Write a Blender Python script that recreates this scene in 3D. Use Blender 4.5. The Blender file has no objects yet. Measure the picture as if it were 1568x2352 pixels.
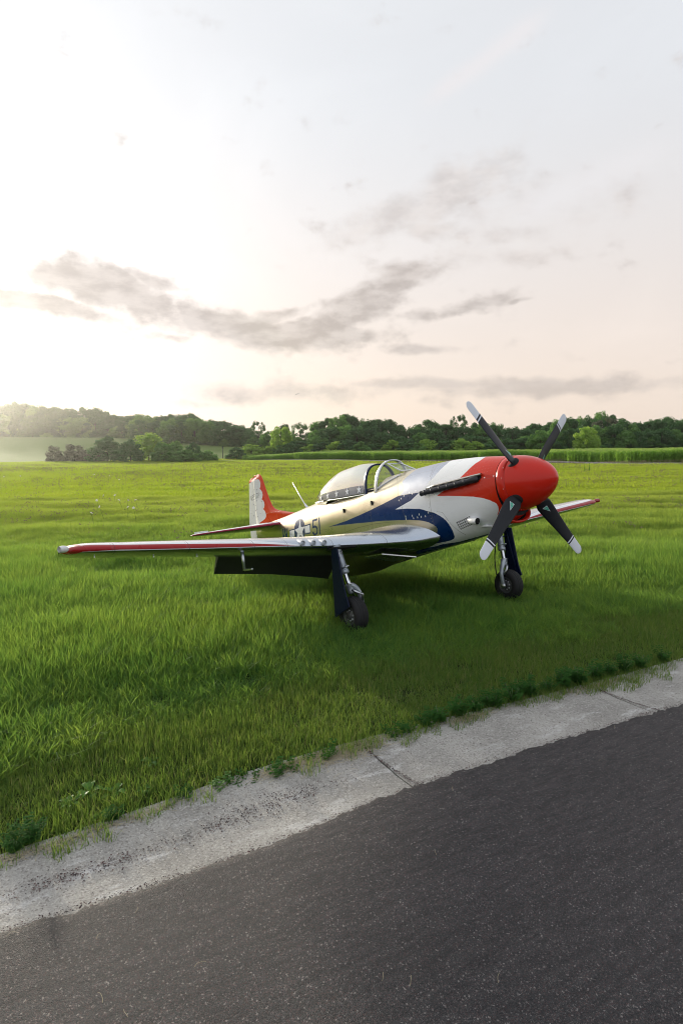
import bpy, bmesh, math, random
import numpy as np
from mathutils import Matrix, Vector

random.seed(7)
rng = np.random.default_rng(7)
D = bpy.data
SC = bpy.context.scene
COL = SC.collection
PI = math.pi

# ------------------------------------------------------------------ camera
cam = D.cameras.new('camera')
cam.sensor_fit = 'HORIZONTAL'
cam.sensor_width = 36
cam.lens = 31.47
cam.clip_start = 0.05
cam.clip_end = 6000
camo = D.objects.new('camera', cam)
COL.objects.link(camo)
camo.matrix_world = (Matrix.Translation((0, 0, 2.033)) @ Matrix.Rotation(PI / 2 - 0.100919, 4, 'X')
                     @ Matrix.Rotation(-0.010325, 4, 'Z'))
SC.camera = camo

# ------------------------------------------------------------------ light
SUN_AZ = math.radians(-35)      # left of the view direction (+Y)
SUN_EL = math.radians(10.0)
sun = D.lights.new('sun', 'SUN')
sun.energy = 4.6
sun.angle = math.radians(2.5)
sun.color = (1.0, 0.90, 0.72)
suno = D.objects.new('sun', sun)
COL.objects.link(suno)
sdir = Vector((math.sin(SUN_AZ) * math.cos(SUN_EL), math.cos(SUN_AZ) * math.cos(SUN_EL), math.sin(SUN_EL)))
suno.rotation_euler = (-sdir).to_track_quat('-Z', 'Y').to_euler()
suno.location = (-20, 30, 15)

SC.view_settings.view_transform = 'Standard'
SC.view_settings.look = 'None'
SC.view_settings.gamma = 1
SC.view_settings.use_curve_mapping = False
SC.view_settings.exposure = 0.0
SC.cycles.use_denoising = True
SC.cycles.filter_width = 1.0
SC.cycles.max_bounces = 8
SC.cycles.transparent_max_bounces = 16
SC.cycles.volume_bounces = 0
SC.cycles.sample_clamp_indirect = 6


# node helper --------------------------------------------------------------
class NT:
    def __init__(s, tree):
        s.t = tree
        s.n = tree.nodes
        s.l = tree.links

    def node(s, typ, **kw):
        n = s.n.new(typ)
        for k, v in kw.items():
            setattr(n, k, v)
        return n

    def put(s, sock, v):
        if isinstance(v, bpy.types.NodeSocket):
            s.l.new(v, sock)
        elif v is not None:
            if isinstance(v, (tuple, list)) and len(v) == 3 and sock.type == 'RGBA':
                v = (*v, 1)
            sock.default_value = v

    def m(s, op, a, b=None, c=None, clamp=False):
        n = s.node('ShaderNodeMath', operation=op, use_clamp=clamp)
        s.put(n.inputs[0], a)
        if b is not None: s.put(n.inputs[1], b)
        if c is not None: s.put(n.inputs[2], c)
        return n.outputs[0]

    def v(s, op, a, b=None, scale=None):
        n = s.node('ShaderNodeVectorMath', operation=op)
        s.put(n.inputs[0], a)
        if b is not None: s.put(n.inputs[1], b)
        if scale is not None: s.put(n.inputs['Scale'], scale)
        return n.outputs['Value'] if op in ('DOT_PRODUCT', 'LENGTH', 'DISTANCE') else n.outputs[0]

    def mix(s, f, a, b, typ='MIX'):
        n = s.node('ShaderNodeMix', data_type='RGBA', blend_type=typ)
        n.clamp_factor = True
        s.put(n.inputs[0], f)
        s.put(n.inputs[6], a)
        s.put(n.inputs[7], b)
        return n.outputs[2]

    def noise(s, vec, scale, detail=4, rough=0.55, dim='3D', lac=2.0, dist=0.0):
        n = s.node('ShaderNodeTexNoise', noise_dimensions=dim)
        if vec is not None: s.put(n.inputs['Vector'], vec)
        n.inputs['Scale'].default_value = scale
        n.inputs['Detail'].default_value = detail
        n.inputs['Roughness'].default_value = rough
        n.inputs['Lacunarity'].default_value = lac
        n.inputs['Distortion'].default_value = dist
        return n.outputs['Fac']

    def ramp(s, f, a, b, lo=0.0, hi=1.0, smooth=True):
        n = s.node('ShaderNodeMapRange', interpolation_type='SMOOTHSTEP' if smooth else 'LINEAR')
        s.put(n.inputs['Value'], f)
        for k, x in (('From Min', a), ('From Max', b), ('To Min', lo), ('To Max', hi)):
            s.put(n.inputs[k], x)
        return n.outputs[0]

    def scalexyz(s, vec, sc):
        n = s.node('ShaderNodeMapping')
        s.put(n.inputs[0], vec)
        n.inputs['Scale'].default_value = sc
        return n.outputs[0]


def new_mat(name):
    m = D.materials.new(name)
    m.use_nodes = True
    m.node_tree.nodes.clear()
    t = NT(m.node_tree)
    out = t.node('ShaderNodeOutputMaterial')
    return m, t, out


def simple(name, col, rough=0.5, metal=0.0, coat=0.0, var=0.12, scale=12, bump=0.0, spec=0.5):
    m, t, out = new_mat(name)
    b = t.node('ShaderNodeBsdfPrincipled')
    tc = t.node('ShaderNodeTexCoord').outputs['Object']
    n = t.noise(tc, scale, 5)
    c = t.mix(n, tuple(x * (1 - var) for x in col), tuple(min(1, x * (1 + var)) for x in col))
    t.put(b.inputs['Base Color'], c)
    t.put(b.inputs['Roughness'], t.m('MULTIPLY_ADD', n, 0.15, rough - 0.07))
    b.inputs['Metallic'].default_value = metal
    b.inputs['Coat Weight'].default_value = coat
    b.inputs['Coat Roughness'].default_value = 0.05
    b.inputs['Specular IOR Level'].default_value = spec
    if bump:
        bp = t.node('ShaderNodeBump')
        bp.inputs['Strength'].default_value = bump
        bp.inputs['Distance'].default_value = 0.01
        t.put(bp.inputs['Height'], t.noise(tc, scale * 6, 3))
        t.l.new(bp.outputs[0], b.inputs['Normal'])
    t.l.new(b.outputs[0], out.inputs[0])
    return m


# ------------------------------------------------------------------ sky (world)
W = D.worlds.new('World')
SC.world = W
W.use_nodes = True
W.node_tree.nodes.clear()
t = NT(W.node_tree)
wo = t.node('ShaderNodeOutputWorld')
bg = t.node('ShaderNodeBackground')
bg.inputs['Strength'].default_value = 0.10
t.l.new(bg.outputs[0], wo.inputs[0])
sky = t.node('ShaderNodeTexSky', sky_type='NISHITA')
sky.sun_disc = False
sky.sun_elevation = SUN_EL
sky.sun_rotation = SUN_AZ
sky.air_density = 1.0
sky.dust_density = 2.0
gen = t.node('ShaderNodeTexCoord').outputs['Generated']
dirn = t.v('NORMALIZE', gen)
sx = t.node('ShaderNodeSeparateXYZ')
t.put(sx.inputs[0], dirn)
dx, dy, dz = sx.outputs
az = t.m('ARCTAN2', dx, dy)
el = t.m('ARCSINE', dz)
cs = t.v('DOT_PRODUCT', dirn, tuple(sdir))
ang = t.m('ARCCOSINE', t.m('MINIMUM', cs, 0.99999))
# thin high veil of cloud over the whole sky, brighter and warmer towards the low sun
elc = t.m('MAXIMUM', el, 0.0)
veil_hi = (0.835, 0.85, 0.88)
veil_lo = (0.96, 0.805, 0.70)
veil = t.mix(t.ramp(elc, 0.0, 0.55), veil_lo, veil_hi)
veil = t.mix(t.ramp(ang, 2.2, 0.9, 0.0, 1.0), t.mix(0.7, veil, (0.74, 0.79, 0.88)), veil)
g1 = t.m('EXPONENT', t.m('MULTIPLY', t.m('POWER', t.m('DIVIDE', ang, 0.48), 2.0), -1.0))
g2 = t.m('EXPONENT', t.m('MULTIPLY', ang, -5.5))
glow = t.m('ADD', t.m('MULTIPLY', g1, 0.24), t.m('MULTIPLY', g2, 0.80))
gc = t.mix(1.0, (1.0, 0.90, 0.74), (1, 1, 1), 'MULTIPLY')
gcol = t.mix(t.ramp(elc, 0.02, 0.30), (1.0, 0.88, 0.72), (1.0, 0.98, 0.95))
vs = t.node('ShaderNodeVectorMath', operation='SCALE')
t.put(vs.inputs[0], gcol)
t.put(vs.inputs['Scale'], glow)
va = t.node('ShaderNodeVectorMath', operation='ADD')
t.put(va.inputs[0], veil)
t.put(va.inputs[1], vs.outputs[0])
base = va.outputs[0]
# wisps in the veil
comb = t.node('ShaderNodeCombineXYZ')
t.put(comb.inputs[0], az)
t.put(comb.inputs[1], t.m('MULTIPLY', el, 1.25))
ae = comb.outputs[0]
wisp = t.noise(t.scalexyz(ae, (1.0, 1.3, 1)), 2.6, 7, 0.6, dist=0.6)
wv = t.ramp(wisp, 0.42, 0.72)
base = t.mix(t.m('MULTIPLY', wv, 0.35), base, t.v('SCALE', base, scale=1.14))
# darker clouds: soft-edged patches broken up by noise. az, el, half sizes, slope, weight
F = 1371.0
def pxdir(u, v):
    r = -0.010325
    a, b = u - 784, v - 1176
    x, y = math.cos(r) * a + math.sin(r) * b, -math.sin(r) * a + math.cos(r) * b
    cp = 0.100919
    fx, fy, fz = x / F, math.cos(cp) - y / F * math.sin(cp), -math.sin(cp) - y / F * math.cos(cp)
    return math.atan2(fx, fy), math.atan2(fz, math.hypot(fx, fy))
warp = t.node('ShaderNodeTexNoise')
t.put(warp.inputs['Vector'], ae)
warp.inputs['Scale'].default_value = 9
warp.inputs['Detail'].default_value = 5
wsub = t.v('SUBTRACT', warp.outputs['Color'], (0.5, 0.5, 0.5))
aew = t.v('ADD', ae, t.v('MULTIPLY', wsub, (0.05, 0.05, 0)))
sw = t.node('ShaderNodeSeparateXYZ')
t.put(sw.inputs[0], aew)
azw, elw = sw.outputs[0], t.m('DIVIDE', sw.outputs[1], 1.25)
def blobs(lst):
    tot = None
    for (u, v, ru, rv, sl, w) in lst:
        a0, e0 = pxdir(u, v)
        sa, se = ru / F * 1.0, rv / F
        da = t.m('SUBTRACT', azw, a0)
        de = t.m('SUBTRACT', t.m('SUBTRACT', elw, e0), t.m('MULTIPLY', da, -sl))
        q = t.m('ADD', t.m('POWER', t.m('DIVIDE', da, sa), 2.0), t.m('POWER', t.m('DIVIDE', de, se), 2.0))
        g = t.m('MULTIPLY', t.m('EXPONENT', t.m('MULTIPLY', q, -1.0)), w)
        tot = g if tot is None else t.m('MAXIMUM', tot, g)
    return tot
main = blobs([(60, 694, 130, 16, 0.05, 0.9), (190, 645, 130, 44, 0.20, 1.2), (120, 700, 130, 22, .1, 1.1), (330, 685, 130, 40, 0.35, 1.15), (330, 640, 70, 20, 0.1, .8),
              (460, 730, 90, 36, 0.35, 1.1), (560, 755, 140, 36, 0.18, 1.15), (700, 772, 150, 36, 0.05, 1.2),
              (640, 725, 110, 22, -0.2, .8), (800, 770, 110, 26, -0.05, 1.0), (830, 700, 130, 44, -0.45, 1.15),
              (920, 640, 90, 36, -0.35, 1.0), (1040, 708, 150, 15, -0.10, 0.75), (400, 768, 60, 12, 0.1, .6),
              (1190, 692, 40, 7, -0.1, .6)])
cn = t.noise(t.scalexyz(ae, (1.0, 1.2, 1)), 13.0, 11, 0.58, dist=0.0)
cn2 = t.noise(t.scalexyz(ae, (0.8, 1.5, 1)), 22.0, 8, 0.55)
mm = t.m('ADD', main, t.m('MULTIPLY', t.m('SUBTRACT', cn, 0.5), 2.1))
cm = t.ramp(mm, 0.16, 0.86)
far = blobs([(1000, 883, 300, 20, 0.02, 0.9), (1250, 892, 330, 26, 0.03, 1.0), (700, 905, 330, 34, 0.0, 0.75),
             (980, 798, 130, 15, 0.0, 0.85), (1300, 905, 500, 34, 0.0, 0.5), (350, 925, 300, 10, 0, 0.5)])
fm = t.ramp(t.m('ADD', far, t.m('MULTIPLY', t.m('SUBTRACT', cn, 0.5), 1.6)), 0.25, 0.95)
soft = blobs([(980, 460, 240, 60, -0.35, 1.2), (960, 525, 110, 24, 0, 1.2), (1200, 520, 260, 40, 0, 0.7), (1130, 590, 180, 34, 0.0, 0.8),
              (1200, 480, 420, 90, 0, 0.6), (830, 65, 90, 26, 0, 0.4)])
sm = t.ramp(t.m('ADD', soft, t.m('MULTIPLY', t.m('SUBTRACT', cn, 0.5), 2.0)), 0.30, 1.2)
cshade = t.mix(t.ramp(cn2, 0.35, 0.65), (0.52, 0.45, 0.415), (0.74, 0.66, 0.615))
# thin bright contrails on the upper right
def trail(u0, v0, u1, v1, w):
    a0, e0 = pxdir(u0, v0)
    a1, e1 = pxdir(u1, v1)
    L = math.hypot(a1 - a0, e1 - e0)
    nx, ny = -(e1 - e0) / L, (a1 - a0) / L
    d = t.m('ADD', t.m('MULTIPLY', t.m('SUBTRACT', az, a0), nx), t.m('MULTIPLY', t.m('SUBTRACT', el, e0), ny))
    al = t.m('ADD', t.m('MULTIPLY', t.m('SUBTRACT', az, a0), ny / 1.0), t.m('MULTIPLY', t.m('SUBTRACT', el, e0), -nx))
    d = t.m('DIVIDE', d, t.m('MULTIPLY_ADD', cn, w * 1.4, w * 0.3))
    return t.m('MULTIPLY', t.m('EXPONENT', t.m('MULTIPLY', t.m('MULTIPLY', d, d), -1.0)), t.ramp(t.m('ABSOLUTE', t.m('SUBTRACT', al, L / 2)), L * 0.65, L * 0.3))
tr = t.m('ADD', trail(980, 230, 1250, 30, 0.012), t.m('MULTIPLY', trail(1180, 490, 1540, 330, 0.02), 0.6))
c1 = t.mix(t.m('MULTIPLY', sm, 0.55), base, t.v('SCALE', cshade, scale=1.12))
c1 = t.mix(t.m('MULTIPLY', tr, 0.85), c1, (0.92, 0.89, 0.90))
c1 = t.mix(t.m('MULTIPLY', fm, 0.75), c1, t.mix(0.5, (0.60, 0.52, 0.50), cshade))
c1 = t.mix(t.m('MULTIPLY', cm, 0.93), c1, cshade)
# below the horizon the dome carries on as dull haze
c1 = t.mix(t.ramp(el, -0.005, -0.06), c1, (0.12, 0.14, 0.07))
c10 = t.v('SCALE', c1, scale=9.0)
fin_ = t.v('ADD', c10, t.v('SCALE', t.v('MINIMUM', sky.outputs[0], (8, 8, 8)), scale=0.16))
t.l.new(fin_, bg.inputs['Color'])


# ------------------------------------------------------------------ mesh helpers
def mesh_obj(name, verts, faces, mat=None, parent=None, smooth=True, mats=None, fmat=None, uv=None):
    me = D.meshes.new(name)
    me.from_pydata([tuple(v) for v in verts], [], [tuple(f) for f in faces])
    if mats:
        for m_ in mats: me.materials.append(m_)
    elif mat:
        me.materials.append(mat)
    if fmat is not None:
        me.polygons.foreach_set('material_index', np.asarray(fmat, np.int32))
    if smooth:
        me.polygons.foreach_set('use_smooth', [True] * len(me.polygons))
    if uv is not None:
        ul = me.uv_layers.new(name='UVMap')
        li = np.empty(len(me.loops), np.int32)
        me.loops.foreach_get('vertex_index', li)
        ul.data.foreach_set('uv', np.asarray(uv, np.float32)[li].ravel())
    me.update()
    o = D.objects.new(name, me)
    COL.objects.link(o)
    if parent: o.parent = parent
    return o


def empty(name, loc=(0, 0, 0), mat=None):
    o = D.objects.new(name, None)
    o.empty_display_size = 0.3
    COL.objects.link(o)
    o.location = loc
    if mat is not None: o.matrix_world = mat
    return o


def tag(o, label=None, cat=None, group=None, kind=None):
    if label: o['label'] = label
    if cat: o['category'] = cat
    if group: o['group'] = group
    if kind: o['kind'] = kind
    return o


class MB:
    """collects shapes; built as one mesh"""
    def __init__(s):
        s.v, s.f, s.m = [], [], []
        s.n = 0

    def add(s, v, f, mi=0):
        v = np.asarray(v, float).reshape(-1, 3)
        s.v.append(v)
        s.f += [tuple(int(i) + s.n for i in q) for q in f]
        s.m += [mi] * len(f)
        s.n += len(v)
        return s

    def build(s, name, mat=None, parent=None, smooth=True, mats=None, xf=None):
        v = np.concatenate(s.v)
        if xf is not None: v = xf(v)
        return mesh_obj(name, v, s.f, mat, parent, smooth, mats, s.m)


def frame_of(d):
    d = np.asarray(d, float); d = d / np.linalg.norm(d)
    a = np.array([0, 0, 1.]) if abs(d[2]) < 0.9 else np.array([1., 0, 0])
    x = np.cross(a, d); x /= np.linalg.norm(x)
    return x, np.cross(d, x), d


def tube(path, rad, n=12, cap=True):
    path = np.asarray(path, float)
    rad = np.broadcast_to(np.asarray(rad, float), (len(path),))
    V, Fc = [], []
    tang = np.gradient(path, axis=0)
    for i, p in enumerate(path):
        x, y, _ = frame_of(tang[i])
        if i and np.dot(x, px_) < 0: pass
        if i:
            x = px_ - np.dot(px_, tang[i] / np.linalg.norm(tang[i])) * tang[i] / np.linalg.norm(tang[i])
            x /= np.linalg.norm(x)
            y = np.cross(tang[i] / np.linalg.norm(tang[i]), x)
        px_ = x
        for k in range(n):
            a = 2 * PI * k / n
            V.append(p + rad[i] * (math.cos(a) * x + math.sin(a) * y))
    for i in range(len(path) - 1):
        for k in range(n):
            k2 = (k + 1) % n
            Fc.append((i * n + k, i * n + k2, (i + 1) * n + k2, (i + 1) * n + k))
    if cap:
        Fc.append(tuple(range(n - 1, -1, -1)))
        Fc.append(tuple(range((len(path) - 1) * n, len(path) * n)))
    return V, Fc


def lathe(prof, org, axis, n=32, close=False):
    """prof: list of (distance along axis, radius)"""
    x, y, d = frame_of(axis)
    org = np.asarray(org, float)
    V, Fc = [], []
    for (s_, r) in prof:
        for k in range(n):
            a = 2 * PI * k / n
            V.append(org + d * s_ + r * (math.cos(a) * x + math.sin(a) * y))
    m = len(prof)
    for i in range(m - 1 + (1 if close else 0)):
        j = (i + 1) % m
        for k in range(n):
            k2 = (k + 1) % n
            Fc.append((i * n + k, i * n + k2, j * n + k2, j * n + k))
    return V, Fc


def box(c, s, rot=None):
    c = np.asarray(c, float); s = np.asarray(s, float) / 2
    V = np.array([[x, y, z] for x in (-1, 1) for y in (-1, 1) for z in (-1, 1)], float) * s
    if rot is not None: V = V @ np.asarray(rot).T
    Fc = [(0, 1, 3, 2), (4, 6, 7, 5), (0, 4, 5, 1), (2, 3, 7, 6), (0, 2, 6, 4), (1, 5, 7, 3)]
    return V + c, Fc


def slab(outline, thick):
    """closed 3-D outline (roughly planar) extruded by the vector thick, both ways"""
    o = np.asarray(outline, float); th = np.asarray(thick, float) / 2
    n = len(o)
    V = np.concatenate([o + th, o - th])
    Fc = [tuple(range(n)), tuple(range(2 * n - 1, n - 1, -1))]
    for i in range(n):
        j = (i + 1) % n
        Fc.append((i, n + i, n + j, j))
    return V, Fc


def grid_faces(nu, nv, wrapv=False, flip=False, base=0):
    Fc = []
    for i in range(nu - 1):
        for j in range(nv if wrapv else nv - 1):
            j2 = (j + 1) % nv
            q = (base + i * nv + j, base + i * nv + j2, base + (i + 1) * nv + j2, base + (i + 1) * nv + j)
            Fc.append(q[::-1] if flip else q)
    return Fc


# texture painting (flat print on the aircraft skin) ------------------------
class Paint:
    def __init__(s, w, h, bx, col, alpha):
        s.w, s.h = w, h
        s.bx = bx                       # x0,x1,y0,y1 in surface units
        s.a = np.empty((h, w, 4), np.float32)
        s.a[..., :3] = col
        s.a[..., 3] = alpha

    def pix(s, p):
        x0, x1, y0, y1 = s.bx
        p = np.asarray(p, float)
        return np.stack([(p[:, 0] - x0) / (x1 - x0) * s.w, (p[:, 1] - y0) / (y1 - y0) * s.h], 1)

    def blend(s, r, cov, col, alpha):
        i0, i1, j0, j1 = r
        tgt = s.a[j0:j1, i0:i1]
        c = cov[..., None]
        tgt[...] = tgt * (1 - c) + np.array([*col, alpha], np.float32) * c

    def poly(s, pts, col, alpha=1.0):
        q = s.pix(pts)
        i0, j0 = np.maximum(np.floor(q.min(0)).astype(int) - 1, 0)
        i1, j1 = np.minimum(np.ceil(q.max(0)).astype(int) + 1, [s.w, s.h])
        if i1 <= i0 or j1 <= j0: return
        ss = 3
        X = i0 + (np.arange((i1 - i0) * ss) + 0.5) / ss
        Y = j0 + (np.arange((j1 - j0) * ss) + 0.5) / ss
        ins = np.zeros((len(Y), len(X)), bool)
        n = len(q)
        for k in range(n):
            (xa, ya), (xb, yb) = q[k], q[(k + 1) % n]
            if ya == yb: continue
            rows = np.where((Y > min(ya, yb)) & (Y <= max(ya, yb)))[0]
            if not len(rows): continue
            xi = xa + (Y[rows] - ya) * (xb - xa) / (yb - ya)
            ins[rows] ^= X[None, :] > xi[:, None]
        cov = ins.reshape(j1 - j0, ss, i1 - i0, ss).mean((1, 3)).astype(np.float32)
        s.blend((i0, i1, j0, j1), cov, col, alpha)

    def line(s, pts, wd, col, alpha=1.0, op=1.0):
        q = s.pix(pts)
        sx, sy = s.w / (s.bx[1] - s.bx[0]), s.h / (s.bx[3] - s.bx[2])
        wp = wd * (sx * sy) ** 0.5
        for k in range(len(q) - 1):
            a, b = q[k], q[k + 1]
            i0, j0 = np.maximum(np.floor(np.minimum(a, b) - wp - 1).astype(int), 0)
            i1, j1 = np.minimum(np.ceil(np.maximum(a, b) + wp + 2).astype(int), [s.w, s.h])
            if i1 <= i0 or j1 <= j0: continue
            X, Y = np.meshgrid(np.arange(i0, i1) + .5, np.arange(j0, j1) + .5)
            d = b - a
            L2 = max(d @ d, 1e-9)
            tt = np.clip(((X - a[0]) * d[0] + (Y - a[1]) * d[1]) / L2, 0, 1)
            dist = np.hypot(X - a[0] - tt * d[0], Y - a[1] - tt * d[1])
            cov = np.clip(wp / 2 + .5 - dist, 0, 1).astype(np.float32) * op
            s.blend((i0, i1, j0, j1), cov, col, alpha)

    def ell(s, p, r, col, alpha=1.0, k=2.2):
        s.poly([(p[0] + r * math.cos(a), p[1] + r * k * math.sin(a)) for a in np.linspace(0, 2 * PI, 13)[:-1]], col, alpha)

    def dot(s, p, r, col, alpha=1.0, op=1.0):
        s.line([p, (p[0] + 1e-4, p[1])], 2 * r, col, alpha, op)

    def image(s, name):
        im = D.images.new(name, s.w, s.h, alpha=True, float_buffer=True)
        im.colorspace_settings.name = 'Non-Color'
        im.pixels.foreach_set(s.a.ravel())
        im.pack()
        return im


def skin_material(name, im, metal_col, rgh=0.30):
    """alpha of the painting = paint; where it is 0 the bare metal shows"""
    m, t, out = new_mat(name)
    b = t.node('ShaderNodeBsdfPrincipled')
    tex = t.node('ShaderNodeTexImage')
    tex.image = im
    tex.extension = 'EXTEND'
    uv = t.node('ShaderNodeUVMap').outputs[0]
    t.put(tex.inputs[0], uv)
    tc = t.node('ShaderNodeTexCoord').outputs['Object']
    n1 = t.noise(tc, 3.0, 4)
    n2 = t.noise(tc, 60.0, 3)
    n3 = t.noise(t.scalexyz(tc, (1, 1, 6)), 5, 6, 0.65)
    grime = t.ramp(n3, 0.5, 0.85, 0, 0.22)
    c = t.mix(grime, tex.outputs['Color'], t.mix(1.0, tex.outputs['Color'], (0.55, 0.50, 0.42), 'MULTIPLY'))
    t.put(b.inputs['Base Color'], c)
    t.put(b.inputs['Metallic'], t.m('SUBTRACT', 1.0, tex.outputs['Alpha'], clamp=True))
    r = t.mix(tex.outputs['Alpha'], (rgh,) * 3, (0.28, 0.28, 0.28))
    t.put(b.inputs['Roughness'], t.m('ADD', t.m('MULTIPLY', r, 1.0), t.m('MULTIPLY', t.m('SUBTRACT', n1, .5), 0.18)))
    t.put(b.inputs['Coat Weight'], t.m('MULTIPLY', tex.outputs['Alpha'], 0.18))
    b.inputs['Coat Roughness'].default_value = 0.04
    t.put(b.inputs['Specular IOR Level'], t.m('SUBTRACT', .5, t.m('MULTIPLY', tex.outputs['Alpha'], .28)))
    bp = t.node('ShaderNodeBump')
    bp.inputs['Strength'].default_value = 0.25
    bp.inputs['Distance'].default_value = 0.006
    h = t.m('ADD', t.m('MULTIPLY', t.noise(tc, 4.5, 2), 1.0), t.m('MULTIPLY', n2, 0.03))
    t.put(bp.inputs['Height'], h)
    t.l.new(bp.outputs[0], b.inputs['Normal'])
    t.l.new(b.outputs[0], out.inputs[0])
    return m


# ================================================================== AEROPLANE
S = 0.75                                       # kit-built replica at three-quarter scale
C0 = np.array([2.594, 0, -1.8835])             # body point standing on the ground between the main wheels


def xf(v):
    return (np.asarray(v, float).reshape(-1, 3) - C0) * S


def pchip(xs, ys, x):
    xs = np.asarray(xs, float); ys = np.asarray(ys, float); x = np.asarray(x, float)
    h = np.diff(xs); d = np.diff(ys) / h
    m = np.zeros_like(ys)
    for i in range(1, len(xs) - 1):
        if d[i - 1] * d[i] > 0:
            w1 = 2 * h[i] + h[i - 1]; w2 = h[i] + 2 * h[i - 1]
            m[i] = (w1 + w2) / (w1 / d[i - 1] + w2 / d[i])
    m[0] = d[0]; m[-1] = d[-1]
    x = np.clip(x, xs[0], xs[-1]); i = np.clip(np.searchsorted(xs, x) - 1, 0, len(h) - 1)
    u = (x - xs[i]) / h[i]
    return ((1 + 2 * u) * (1 - u) ** 2 * ys[i] + u * (1 - u) ** 2 * h[i] * m[i]
            + u * u * (3 - 2 * u) * ys[i + 1] + u * u * (u - 1) * h[i] * m[i + 1])


ST = np.array([
    [0.70, .405, -.46, .405, -.02, 2.0, 2.1], [0.95, .455, -.58, .425, -.05, 2.05, 2.2],
    [1.40, .525, -.69, .445, -.10, 2.1, 2.4], [2.00, .580, -.78, .460, -.12, 2.1, 2.5],
    [2.60, .592, -.85, .465, -.12, 2.1, 2.5], [3.20, .590, -.91, .465, -.12, 2.15, 2.5],
    [3.80, .580, -1.02, .465, -.12, 2.2, 2.5], [4.40, .555, -1.14, .460, -.12, 2.2, 2.3],
    [5.20, .510, -1.18, .430, -.12, 2.1, 2.1], [6.10, .455, -1.02, .370, -.12, 2.0, 2.0],
    [7.00, .385, -.70, .290, -.10, 2.0, 2.0], [8.00, .320, -.40, .190, -.04, 2.0, 2.0],
    [9.00, .270, -.12, .090, .06, 2.0, 2.0], [9.25, .250, -.04, .055, .09, 2.0, 2.0]])


def fus(x, a):
    x = np.asarray(x, float); a = np.asarray(a, float)
    zt, zb, hw, zw, nu, nl = [pchip(ST[:, 0], ST[:, k], x) for k in range(1, 7)]
    s, c = np.sin(a), np.cos(a)
    n = np.where(c > 0, nu, nl)
    y = hw * np.sign(s) * np.abs(s) ** (2 / n)
    z = np.where(c > 0, zw + (zt - zw) * np.abs(c) ** (2 / n), zw - (zw - zb) * np.abs(c) ** (2 / n))
    return np.stack([x + 0 * a, y, z], -1)


METAL = (0.64, 0.58, 0.44); SILVER = (0.44, 0.47, 0.54); WHITE = (0.84, 0.86, 0.88)
RED = (0.62, 0.028, 0.008); NAVY = (0.002, 0.026, 0.115); BLACK = (0.012, 0.013, 0.016)
NAVY_ =[(5.16,1.587),(4.83,1.571),(4.41,1.539),(3.89,1.461),(3.58,1.403),(3.51,1.382),(3.23,1.319),(2.98,1.251),(2.84,1.204),(2.79,1.194),(2.26,1.225),(2.47,1.372),(2.9,1.503),(2.58,1.534),(2.38,1.571),(2.28,1.581),(2.19,1.602),(1.97,1.681),(1.91,1.723),(1.84,1.785),(1.78,1.859),(1.77,1.885),(1.75,1.911),(1.73,1.974),(1.71,2.053),(1.71,2.094),(1.7,2.136),(1.7,2.283),(1.73,2.45),(1.75,2.524),(1.79,2.587),(1.86,2.623),(1.89,2.628),(1.99,2.618),(2.13,2.587),(2.26,2.571),(2.31,2.555),(2.35,2.534),(2.37,2.513),(2.38,2.482),(2.38,2.398),(2.4,2.367),(2.42,2.361),(2.51,2.377),(2.31,2.299),(2.24,2.278),(2.21,2.272),(2.19,2.278),(2.12,2.262),(2.07,2.231),(2.03,2.189),(1.99,2.121),(1.99,2.1),(1.98,2.084),(1.98,2.063),(1.99,2.047),(1.99,2.021),(2.0,2.0),(2.02,1.979),(2.03,1.953),(2.13,1.859),(2.25,1.801),(2.33,1.775),(2.56,1.723),(2.85,1.686),(3.28,1.644),(3.49,1.628),(4.02,1.607),(5.02,1.587)]
SILVER_L=[(2.76,1.189),(2.74,1.162),(2.7,1.136),(2.67,1.084),(2.67,1.063),(2.66,1.042),(2.66,1.021),(2.68,0.953),(2.72,0.901),(2.76,0.843),(2.77,0.812),(2.77,0.78),(2.76,0.754),(2.74,0.728),(2.73,0.691),(2.67,0.586),(2.61,0.419),(2.6,0.361),(2.61,0.293)]
WHITE_L=[(1.81,0.298),(1.8,0.44),(1.84,0.607),(1.87,0.675),(1.89,0.744),(1.92,0.801),(1.94,0.864),(1.98,0.911),(2.01,0.963),(2.05,1.005),(2.08,1.058),(2.17,1.141),(2.26,1.225),(2.47,1.372),(2.9,1.503)]
LOBE_O=[(2.9,1.503),(2.58,1.534),(2.38,1.571),(2.28,1.581),(2.09,1.634),(1.97,1.681),(1.91,1.723),(1.84,1.785),(1.78,1.859),(1.77,1.885),(1.75,1.911),(1.71,2.053),(1.7,2.183),(1.7,2.283),(1.73,2.45),(1.75,2.524),(1.79,2.587),(1.86,2.623),(1.89,2.628),(1.99,2.618),(2.13,2.587),(2.26,2.571),(2.31,2.555),(2.35,2.534),(2.37,2.513),(2.38,2.482),(2.38,2.398),(2.4,2.367),(2.42,2.361),(2.51,2.377)]
RED_UP=[(1.13,0.026),(1.1,0.215),(1.09,0.367),(1.1,0.471),(1.12,0.55),(1.15,0.607),(1.17,0.681),(1.23,0.833),(1.26,0.901),(1.34,1.021),(1.38,1.073),(1.6,1.246),(1.85,1.388)]
RED_LO=[(1.83,1.398),(1.61,1.445),(1.37,1.513),(1.11,1.613),(0.98,1.702),(0.93,1.749),(0.89,1.801),(0.85,1.854),(0.82,1.911),(0.81,1.943),(0.79,1.974),(0.76,2.073),(0.76,2.194),(0.77,2.225),(0.77,2.251),(0.8,2.335),(0.84,2.398)]
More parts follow.
